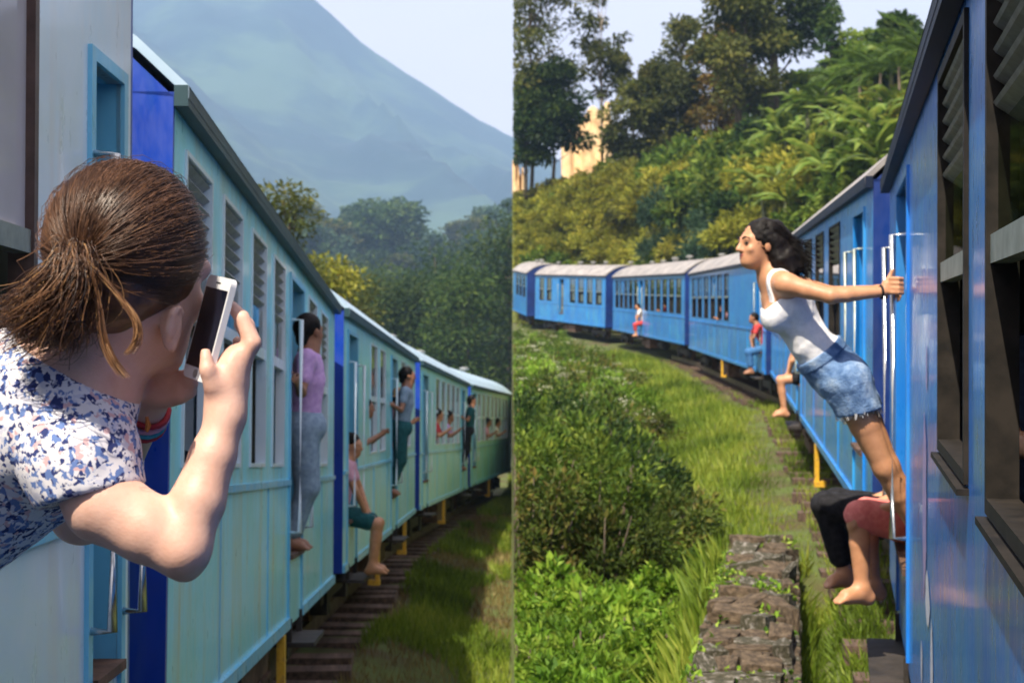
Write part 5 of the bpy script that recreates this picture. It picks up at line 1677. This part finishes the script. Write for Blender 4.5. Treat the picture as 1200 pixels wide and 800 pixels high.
# --- stone wall
M['stone'] = noise_mat('mossy_brown_stone', (0.045, 0.032, 0.018, 1), (0.125, 0.085, 0.050, 1), 2.6, 0.95, c3=(0.24, 0.175, 0.11, 1), detail=10, bump=.9, bscale=26)
M['stone2'] = noise_mat('mossy_grey_stone', (0.04, 0.042, 0.020, 1), (0.105, 0.092, 0.058, 1), 2.6, 0.95, c3=(0.50, 0.46, 0.42, 1), detail=10, bump=.9, bscale=26, hi=.7)
M['mortar'] = noise_mat('earthy_mortar', (0.035, 0.028, 0.018, 1), (0.08, 0.065, 0.04, 1), 8, 0.95, bump=.8)
wA, wB = np.array([.90, 6.4]), np.array([2.24, 13.75])
wd_ = unit(np.append(wB - wA, 0)); wn_ = np.array([wd_[1], -wd_[0], 0]); wL = float(np.linalg.norm(wB - wA))
wall_ = thing('stone_wall', 'low broad rubble stone wall beside the track', 'wall', (wA[0], wA[1], 0))
ztop = CAMZ - 1.76
wo = np.array([wA[0], wA[1], 0])
m = MB(); zc = ztop - .38
m.obox(wd_ * wL / 2 + np.array([0, 0, zc]), wd_ * wL / 2 * .995, wn_ * .235, np.array([0, 0, .34])); m.build('core', M['mortar'], wall_)
def stone_mesh(seed):
    rg = np.random.default_rng(seed)
    n = 5
    V = []; Fc = []
    # box lattice, rounded and roughened
    idx = {}
    for i in range(n):
        for j in range(n):
            for k in range(n):
                if i in (0, n - 1) or j in (0, n - 1) or k in (0, n - 1):
                    p = np.array([i, j, k]) / (n - 1) * 2 - 1
                    q = p / np.max(np.abs(p)) if np.max(np.abs(p)) else p
                    r = p * (.80 + .20 / max(1, np.linalg.norm(p)))
                    r = r * (1 + (fbm(np.array([r * 1.4 + seed * 3.3]), 3)[0] - .45) * .5)
                    idx[(i, j, k)] = len(V); V.append(r)
    for ax in range(3):
        for e_ in (0, n - 1):
            for a in range(n - 1):
                for b in range(n - 1):
                    def g_(u, v):
                        t = [0, 0, 0]; t[ax] = e_; t[(ax + 1) % 3] = u; t[(ax + 2) % 3] = v; return idx[tuple(t)]
                    f = (g_(a, b), g_(a + 1, b), g_(a + 1, b + 1), g_(a, b + 1))
                    Fc.append(f if e_ else f[::-1])
    return V, Fc
stm = []
for sd in range(7):
    V, Fc = stone_mesh(sd); stm.append(raw_mesh('stone', V, Fc, False, [M['stone'] if sd % 3 else M['stone2']]))
ang_w = math.atan2(wd_[1], wd_[0])
s = 0.0
while s < wL:
    ls = random.choice((random.uniform(.12, .22), random.uniform(.22, .44)))
    q = -.25
    while q < .25:
        lw = random.uniform(.09, .30); lw = min(lw, .27 - q)
        if lw < .05: break
        c = wd_ * (s + ls / 2 + random.uniform(-.04, .04)) + wn_ * (q + lw / 2) + np.array([0, 0, ztop - .055 + random.uniform(-.055, .04)])
        mobj('stone', random.choice(stm), wall_, c, (random.uniform(-.16, .16), random.uniform(-.16, .16), ang_w + random.uniform(-.4, .4)), (ls * .50, lw * .50, random.uniform(.055, .10)))
        q += lw
    for side_ in (-1, 1):
        for zz in (.17, .34):
            c = wd_ * (s + ls / 2) + wn_ * side_ * .245 + np.array([0, 0, ztop - zz])
            mobj('stone', random.choice(stm), wall_, c, (random.uniform(-.06, .06), random.uniform(-.06, .06), ang_w + random.uniform(-.08, .08)), (ls * .56, .07, .095))
    s += ls
# tufts leaning over the foot of the wall
n = 5200
sw = GR_.uniform(-.2, wL + .25, n); qw = np.where(GR_.random(n) < .62, -1, 1) * GR_.uniform(.25, .42, n); qw = np.where(sw > wL, GR_.uniform(-.4, .4, n), qw)
cx = wo[None] + wd_[None] * sw[:, None] + wn_[None] * qw[:, None]
blades('wall_tuft', cx[:, 0], cx[:, 1], ground_z(cx[:, 0], cx[:, 1]) + .0, np.where(qw < 0, .42, .24) * GR_.uniform(.5, 1.4, n), M['grass'], 'long grass leaning against the stone wall', lean_=.7)
# weeds creeping on the wall
n = 2600
sw = GR_.random(n) * wL; qw = GR_.uniform(-.30, .28, n); kk = fbm(np.stack([sw * 1.3, qw * 3, 0 * sw + 8], -1), 3) > .50 - .14 * (qw < -.17)
c = (wo + np.array([0, 0, ztop - .01]))[None] + wd_[None] * sw[:, None] + wn_[None] * qw[:, None]; c = c[kk]; n = len(c)
v = leaf_geo(c, rnd_dirs(n, GR_) + [0, 0, .4], rnd_dirs(n, GR_) * .4 + [0, 0, 1.0], .055 * GR_.uniform(.5, 1.3, n), .03)
tag(mobj('creeper', leaf_mesh('creeper', v, GR_.random(n), M['leaf_weed'])), 'small green creeper on the stone wall', 'creeper', kind='stuff')

# --- hillside scrub: ground cover as stuff, shrubs, banana plants and trees as things
n = 62000
S1 = GR_.uniform(.30, 1.0, n); U1 = GR_.uniform(0, 22, n) 
c = hill_pt(S1, U1) + np.stack([0 * S1, 0 * S1, GR_.uniform(0, .5, n)], -1)
pt = fbm(np.stack([c[:, 0] * .22, c[:, 1] * .22, 0 * S1 + 4], -1), 4)
sz = np.interp(S1, [.3, .6, 1], [.24, .26, .32]) * GR_.uniform(.6, 1.4, n)
v = leaf_geo(c, rnd_dirs(n, GR_) + [0, 0, .7], rnd_dirs(n, GR_) * .6 + [-.3, -.6, .6], sz, sz * .4)
tag(mobj('scrub', leaf_mesh('scrub', v, .5 + (pt - .45) * 2.0 + GR_.normal(size=n) * .15, M['leaf_hill'], keep_x=.03)), 'yellow-green scrub covering the hillside', 'scrub', kind='stuff')

def px_of(p): return 600 + p[0] / p[1] * F, 400 - (p[2] - CAMZ) / p[1] * F
shr = {}
for key, mt, Ln, asp in (('hill', 'leaf_hill', .20, .4), ('olive', 'leaf_olive', .20, .45), ('dark', 'leaf_dark', .22, .5), ('blue', 'leaf_blue', .20, .3), ('bush', 'leaf_bush', .24, .5)):
    for q in range(2):
        v, t = bush_leaves(1.0, 1.0, 1500, Ln, GR_, clumps=30, aspect=asp)
        shr[(key, q)] = leaf_mesh('foliage', v, t, M[mt])
LAB = {'hill': ('yellow-green shrub on the sunny hillside behind the blue train', 'yellow-green hillside shrubs'), 'olive': ('olive-brown shrub on the upper hillside', 'olive hillside shrubs'),
       'dark': ('dark green shrub on the steep hillside', 'dark hillside shrubs'), 'blue': ('feathery blue-green shrub low on the hillside behind the train', 'blue-green hillside shrubs'), 'bush': ('leafy mid-green shrub among the hillside scrub', 'leafy mid-green hillside shrubs')}
for j in range(330):
    s = GR_.uniform(.36, 1.0); u = GR_.uniform(.5, 20)
    p = hill_pt(s, u); x, y = px_of(p)
    if x > 1130: continue
    rel = u / 16
    if x < 740: key = 'hill' if GR_.random() < (.85 - .3 * rel) else random.choice(['olive', 'bush'])
    elif x < 880: key = random.choice(['blue', 'bush', 'hill'] if rel < .45 else ['olive', 'bush', 'hill'])
    else: key = random.choice(['dark', 'bush', 'bush', 'hill'])
    sc_ = GR_.uniform(.8, 1.6) * (1.35 if x > 740 else 1.0)
    lab, grp = LAB[key]
    if p[0] < 1.7 * sc_:
        p = np.array([1.7 * sc_ + .2 + GR_.random(), p[1], p[2]])
    root = thing('shrub', lab, 'shrub', p - np.array([0, 0, .15]), grp)
    mobj('foliage', shr[(key, int(GR_.integers(0, 2)))], root, rot=(0, 0, GR_.uniform(0, 6.28)), scale=(sc_ * GR_.uniform(.9, 1.4), sc_ * GR_.uniform(.9, 1.4), sc_ * GR_.uniform(.9, 1.3)))
v, t = bush_leaves(1.0, 1.0, 1500, .2, GR_, clumps=30, aspect=.4)
for x_, y_, s_ in ((.35, .999, 1.0),):
    for q in range(6):
        p = hill_pt(.985 + .0 * q, 1 + q * 2.6); p[0] = .25
        root = thing('shrub', 'yellow-green shrub at the open end of the hillside', 'shrub', p - np.array([0, 0, .15]), 'shrubs at the end of the hillside')
        vv = v * np.array([1.2, 1.2, 1.15]); mobj('foliage', leaf_mesh('foliage', vv, t, M['leaf_hill'], keep_x=.02 - p[0]), root)

# banana plants: pseudostem and arching split leaves, each leaf a part
def banana_leaf_mesh(seed, Ln=2.2, Wd=.52):
    rg = np.random.default_rng(seed)
    n = 9; V = []; Fc = []; T_ = []
    for i in range(n + 1):
        t = i / n
        px_ = Ln * (t * (1 - .18 * t)); pz_ = Ln * (.55 * t - .72 * t * t * (1 + .2 * rg.random()))
        w_ = Wd * .5 * (math.sin(math.pi * min(1, t * .96 + .05)) ** .6) * (0.15 if t < .12 else 1)
        for sgn in (-1, 0, 1):
            V.append((px_ + (rg.uniform(-.06, .06) if sgn else 0), sgn * w_ * rg.uniform(.75, 1.1), pz_ - abs(sgn) * w_ * .35)); T_.append(.75 if sgn == 0 else rg.uniform(.2, .6))
    for i in range(n):
        for q in (0, 1): Fc.append((3 * i + q, 3 * i + 3 + q, 3 * i + 4 + q, 3 * i + 1 + q))
    return raw_mesh('leaf', V, Fc, False, [M['leaf_banana']], {'tint': T_})
ban = [banana_leaf_mesh(s) for s in range(5)]
M['pstem'] = noise_mat('banana_stem', (0.06, 0.08, 0.03, 1), (0.15, 0.15, 0.06, 1), 4, .7)
ms = MB(); ms.tube([(0, 0, -.3), (0, 0, .9), (.02, 0, 2.0)], [.14, .12, .07], 8); pst = ms.mesh('stem', M['pstem'], True)
bp = []
tries = 0
while len(bp) < 46 and tries < 4000:
    tries += 1
    s = GR_.uniform(.36, .66); u = GR_.uniform(1, 19)
    p = hill_pt(s, u); x, y = px_of(p)
    if 880 < x < 1110 and 40 < y < 300 or (830 < x < 890 and 170 < y < 300 and GR_.random() < .3):
        if all(np.linalg.norm(p - q) > 1.5 for q in bp): bp.append(p)
for p in bp:
    k = GR_.uniform(.85, 1.35)
    root = thing('banana_plant', 'banana plant with long arching split leaves on the hillside', 'banana plant', p, 'banana plants on the hillside')
    mobj('stem', pst, root, rot=(GR_.uniform(-.15, .15), GR_.uniform(-.15, .15), 0), scale=k)
    a0 = GR_.uniform(0, 6.28)
    nl = int(GR_.integers(7, 11))
    for j in range(nl):
        el = -GR_.uniform(.0, .95)
        mobj('leaf', random.choice(ban), root, (0, 0, 1.9 * k), (GR_.uniform(-.3, .3), el, a0 + j * 2.4 + GR_.uniform(-.3, .3)), k * GR_.uniform(.75, 1.15))

# trees
def tree(p, Ht, Rc, n, Ln, mat, label, group=None, bark='bark', trunk_r=.16, crown_lo=.35, clumps=40, spread=.16, airy=False, cut=None, lean_=(0, 0), cat='tree', aspect=.55, shape='round', seed=None):
    rg = np.random.default_rng(seed if seed is not None else int(GR_.integers(1e6)))
    n = int(n * 1.35)
    root = thing('tree', label, cat, p, group)
    top = np.array([lean_[0] * Ht, lean_[1] * Ht, Ht])
    cz = rg.uniform(crown_lo, 1.0, clumps)
    a = rg.uniform(0, 2 * math.pi, clumps)
    prof = {'round': lambda z: np.sqrt(np.clip(1 - ((z - (1 + crown_lo) / 2) / ((1 - crown_lo) / 2 + .06)) ** 2, .05, 1)), 'cone': lambda z: (1.08 - z) / (1.08 - crown_lo), 'tall': lambda z: np.interp(z, [crown_lo, crown_lo + .15, .8, 1.0], [.5, 1, .75, .3])}[shape](cz)
    rr = Rc * prof * rg.uniform(.35, 1.0, clumps)
    cc = np.stack([rr * np.cos(a), rr * np.sin(a), cz * Ht], -1) + np.outer(cz, [lean_[0] * Ht, lean_[1] * Ht, 0])
    m = MB()
    tp = [np.array([0, 0, -.4]), np.array([.02 * Ht * rg.normal(), .02 * Ht * rg.normal(), .33 * Ht]) + top * [.33, .33, 0], np.array([.03 * Ht * rg.normal() * .5, .02 * Ht * rg.normal() * .5, .66 * Ht]) + top * [.66, .66, 0], top * [1, 1, .96]]
    if cut == 'R': tp = [np.array([max(t[0], .1 - p[0]), t[1], t[2]]) for t in tp]
    m.tube(tp, [trunk_r, trunk_r * .72, trunk_r * .42, trunk_r * .1], 8)
    m.build('trunk', M[bark], root, smooth=True)
    m = MB()
    for c in cc[::(1 if airy else 2)]:
        if cut == 'R' and p[0] + c[0] < .1: continue
        z0 = max(.2, c[2] / Ht - .16); k = np.interp(z0, [0, .33, .66, .96], [0, 1, 2, 3]); i0 = min(int(k), 2); b0 = tp[i0] + (tp[i0 + 1] - tp[i0]) * (k - i0)
        m.tube([b0, b0 * .5 + c * .5 + [0, 0, -.02 * Ht], c], [trunk_r * .28, trunk_r * .16, trunk_r * .05], 5, cap=False)
    if m.v: m.build('limb', M[bark], root, smooth=True)['kind'] = 'stuff'
    k = rg.integers(0, clumps, n)
    off = rnd_dirs(n, rg) * (rg.random(n) ** .5)[:, None] * spread * np.array([1, 1, .55]) * Ht
    c = cc[k] + off
    d = off / (np.linalg.norm(off, axis=1)[:, None] + 1e-9) + rnd_dirs(n, rg) * .8
    nm = rnd_dirs(n, rg) * .7 + [0, -.2, .8]
    L_ = Ln * 1.45 * rg.uniform(.6, 1.4, n)
    v = leaf_geo(c, d, nm, L_, L_ * aspect)
    ct = rg.uniform(-.25, .25, clumps)
    t = .48 + ct[k] + rg.normal(size=n) * .15
    if cut == 'L':
        kk = (v[:, :, 0] < -.02 - p[0]).all(1); v = v[kk]; t = t[kk]
    mobj('crown', leaf_mesh('crown', v, t, M[mat], keep_x=(.03 - p[0]) if cut == 'R' else None), root)
    return root
def on_hill(px, Y, up_=0.0):
    """stand on the hillside at that distance along the pixel column"""
    X = (px - 600) / F * Y
    d = np.hypot(HP[..., 0] - X, HP[..., 1] - Y); i_ = np.unravel_index(np.argmin(d), d.shape)
    return np.array([max(X, .1), Y, HP[i_][2] - .2 + up_])
def tree_px(px, ybase, ytop, Rpx, n, Ln, mat, label, **k):
    """foot of the trunk where the pixel column meets the slope at ybase"""
    best = None
    for Y_ in np.arange(45, 128, 1.5):
        p = on_hill(px, Y_); d = abs(px_of(p)[1] - ybase)
        if best is None or d < best[0]: best = (d, Y_, p)
    _, Y, p = best
    Ht = max(2.5, CAMZ + (400 - ytop) / F * Y - p[2])
    return tree(p, Ht, Rpx / F * Y, n, Ln, mat, label, **k)
tree_px(622, 240, -60, 62, 5200, .26, 'leaf_olive', 'tall open-crowned tree with drooping limbs at the end of the hill', clumps=46, spread=.075, airy=True, cut='R', bark='bark', crown_lo=.30, seed=3)
tree_px(646, 236, 82, 42, 5200, .26, 'leaf_dark', 'dense dark tree with several trunks before the ochre cutting', clumps=40, spread=.13, cut='R', crown_lo=.35, seed=4)
tree_px(616, 246, 100, 30, 3000, .26, 'leaf_dark', 'narrow dark tree beside the ochre cutting', clumps=24, spread=.12, cut='R', crown_lo=.4, seed=5)
tree_px(706, 192, -28, 34, 1500, .24, 'leaf_olive', 'slender sparse tree standing alone against the sky', clumps=30, spread=.045, airy=True, bark='bark_pale', trunk_r=.12, crown_lo=.45, shape='tall', seed=8)
tree_px(722, 192, 60, 22, 900, .24, 'leaf_olive', 'thin sapling behind the slender sparse tree', clumps=18, spread=.05, airy=True, bark='bark_pale', trunk_r=.08, crown_lo=.4, shape='tall', seed=9)
tree_px(765, 182, 72, 26, 1300, .24, 'leaf_olive', 'thin layered tree rising over the olive crowns', clumps=26, spread=.06, airy=True, crown_lo=.4, shape='tall', seed=10)
tree_px(742, 186, 96, 38, 4200, .26, 'leaf_olive', 'broad olive tree above the yellow-green slope', clumps=36, spread=.13, seed=11, crown_lo=.25)
tree_px(800, 172, 22, 32, 2300, .25, 'leaf_olive', 'tall layered olive tree left of the orange-leaved one', clumps=34, spread=.08, airy=True, seed=12, crown_lo=.3, shape='tall')
tree_px(790, 180, 84, 42, 5000, .25, 'leaf_olive', 'rounded olive tree in front of the layered one', clumps=36, spread=.14, seed=13, crown_lo=.25)
tree_px(846, 182, 30, 36, 4600, .24, 'leaf_orange', 'tree with orange-brown autumn leaves on the slope', clumps=40, spread=.10, seed=14, crown_lo=.25)
tree_px(905, 165, -70, 66, 8500, .26, 'leaf_dark', 'tall dark broadleaved tree towering over the hillside', clumps=44, spread=.11, trunk_r=.4, crown_lo=.48, seed=15)
tree_px(868, 172, -40, 46, 5000, .26, 'leaf_olive', 'tall olive tree beside the towering dark tree', clumps=36, spread=.10, seed=16, crown_lo=.3, trunk_r=.3)
tree_px(975, 105, 12, 16, 900, .22, 'leaf_dark', 'slim dark tree poking above the crest', clumps=14, spread=.06, seed=17, crown_lo=.5, shape='tall', airy=True)
tree_px(940, 185, 88, 50, 5200, .25, 'leaf_bush', 'leafy green tree below the towering dark one', clumps=36, spread=.14, seed=18, crown_lo=.2)
tree_px(890, 212, 118, 44, 4800, .25, 'leaf_bush', 'rounded green tree above the blue-green shrubs', clumps=36, spread=.14, seed=19, crown_lo=.2)
tree_px(1010, 125, 40, 42, 4600, .24, 'leaf_bush', 'green tree among the banana plants', clumps=36, spread=.12, seed=20, crown_lo=.3)
tree_px(1062, 125, 26, 40, 4600, .24, 'leaf_dark', 'dark tree behind the near carriage roof', clumps=36, spread=.13, seed=21, crown_lo=.25)
# feathery palm-like crowns on the crest
pf = []
for s in range(3):
    rg = np.random.default_rng(40 + s); V = []; Fc = []; T_ = []
    for i in range(18):
        t = .12 + .88 * i / 17; x_ = 2.4 * t; z_ = 2.4 * (.45 * t - .75 * t * t)
        for sg_ in (-1, 1):
            l_ = .62 * math.sin(math.pi * (.12 + .8 * t)); b = len(V)
            V += [(x_, 0, z_), (x_ + .10, sg_ * l_ * .5, z_ + .02), (x_ + .30, sg_ * l_, z_ - .18 * rg.random() - .05), (x_ - .02, sg_ * l_ * .5, z_ - .03)]
            Fc.append((b, b + 1, b + 2, b + 3)); T_ += [rg.uniform(.15, .6)] * 4
    pf.append(raw_mesh('frond', V, Fc, False, [M['leaf_bush']], {'tint': T_}))
for j, (px, Y, yt) in enumerate(((1030, 74, 62), (1052, 72, 54), (1082, 66, 40), (1006, 80, 66), (985, 82, 80), (960, 80, 100))):
    p = on_hill(px, Y); Ht = max(1.6, CAMZ + (400 - yt) / F * Y - p[2] - 1.0)
    root = thing('palm', 'feathery palm rising from the crest above the carriage roof', 'palm', p, 'palms on the crest')
    m = MB(); m.tube([(0, 0, -.3), (.1, 0, Ht * .5), (.05, 0, Ht)], [.11, .08, .06], 7); m.build('trunk', M['bark'], root, smooth=True)
    for q in range(14):
        mobj('frond', random.choice(pf), root, (.05, 0, Ht), (GR_.uniform(-.2, .2), -GR_.uniform(-.1, 1.15), q * 2.4 + GR_.uniform(-.2, .2)), GR_.uniform(.7, 1.1))

# left-hand background: small trees behind the pale train, wood on the foothill
def left_tree(px, Y, ytop, Rpx, zb, n, Ln, mat, label, **k):
    X = (px - 600) / F * Y; Ht = CAMZ + (400 - ytop) / F * Y - zb
    return tree(np.array([X, Y, zb]), Ht, Rpx / F * Y, n, Ln, mat, label, **k)
left_tree(340, 36, 228, 20, -1.6, 4200, .085, 'leaf_olive', 'olive-green young tree showing over the teal carriage roof', clumps=30, spread=.10, crown_lo=.25, seed=31)
left_tree(384, 42, 312, 26, -2.0, 5200, .10, 'leaf_hill', 'yellowish bush-like tree behind the far teal carriages', clumps=30, spread=.13, crown_lo=.2, seed=32)
left_tree(410, 60, 322, 30, -4.5, 4500, .13, 'leaf_olive', 'olive tree behind the bend of the teal train', clumps=30, spread=.13, crown_lo=.2, seed=33)
wood = []
for s in range(4):
    rg = np.random.default_rng(60 + s)
    nn = 1700; cl = 26; Ht = 1.0
    cz = rg.uniform(.25, 1, cl); a = rg.uniform(0, 6.28, cl); rr = .30 * np.sqrt(np.clip(1 - ((cz - .6) / .45) ** 2, .05, 1)) * rg.uniform(.3, 1, cl)
    cc = np.stack([rr * np.cos(a), rr * np.sin(a), cz], -1); k = rg.integers(0, cl, nn)
    off = rnd_dirs(nn, rg) * (rg.random(nn) ** .5)[:, None] * np.array([.13, .13, .09]); c = cc[k] + off
    v = leaf_geo(c, off + rnd_dirs(nn, rg) * .1, rnd_dirs(nn, rg) * .6 + [0, -.2, .8], .075, .04)
    m = MB(); m.tube([(0, 0, -.05), (.01, 0, .5), (0, 0, .9)], [.022, .014, .004], 6)
    wood.append((leaf_mesh('crown', v, .45 + rg.uniform(-.25, .25, cl)[k] + rg.normal(size=nn) * .12, M[('leaf_dark', 'leaf_olive', 'leaf_dark', 'leaf_blue')[s]]), m.mesh('trunk', M['bark'], True)))
wlab = ['dark rounded tree in the hazy wood below the mountain', 'olive rounded tree in the hazy wood below the mountain', 'deep green broad tree in the hazy wood below the mountain', 'blue-green tree in the hazy wood below the mountain']
for j in range(150):
    Yt = GR_.uniform(240, 640); px = GR_.uniform(352, 604)
    X = (px - 600) / F * Yt
    z = float(foot(np.array(X), np.array(Yt))) if Yt > 295 else float(ground_z(X, Yt))
    if Yt < 295: z = CAMZ - 24
    s = int(GR_.integers(0, 4)); Ht = GR_.uniform(12, 22)
    if 450 < px < 470 and Yt > 520: Ht = 30
    root = thing('tree', wlab[s], 'tree', (X, Yt, z), wlab[s].split(' in the')[0] + 's of the far wood')
    mobj('crown', wood[s][0], root, rot=(0, 0, GR_.uniform(0, 6.28)), scale=(Ht * GR_.uniform(1.0, 1.5), Ht * GR_.uniform(1.0, 1.5), Ht))
    mobj('trunk', wood[s][1], root, scale=Ht)
# dense dark trees nearer the bend, before the wood
for (px, Y, yt, R), dl_ in zip(((596, 150, 262, 44), (566, 165, 300, 36), (540, 140, 318, 36), (510, 180, 296, 34), (478, 150, 330, 32), (448, 190, 318, 32), (424, 150, 345, 28)), ('tallest dark tree right beside the end of the hazy wood', 'dark tree next to the tallest one beyond the bend', 'low broad dark tree beyond the bend', 'round dark tree in front of the hazy wood', 'low dark tree behind the curving carriage roofs', 'narrow dark tree between wood and carriage roofs', 'small dark tree beside the olive one behind the bend')):
    left_tree(px, Y, yt, R, -13.0, 6500, .30, 'leaf_dark', dl_, group='dark trees beyond the bend', clumps=44, spread=.15, crown_lo=.2, trunk_r=.3)

# ------------------------------------------------------------------ haze
hm = bpy.data.materials.new('haze'); hm.use_nodes = True
t = hm.node_tree
t.nodes.remove(t.nodes['Principled BSDF'])
pv = t.nodes.new('ShaderNodeVolumePrincipled')
pv.inputs['Color'].default_value = (0.42, 0.64, 1.0, 1)
pv.inputs['Density'].default_value = 0.00026
pv.inputs['Anisotropy'].default_value = 0.0
t.links.new(pv.outputs['Volume'], t.nodes['Material Output'].inputs['Volume'])
m = MB(); m.box((-3400, -400, -90), (3400, 2800, 625)); hz = m.build('haze', hm)
tag(hz, 'thin bluish haze over the valley', kind='stuff')
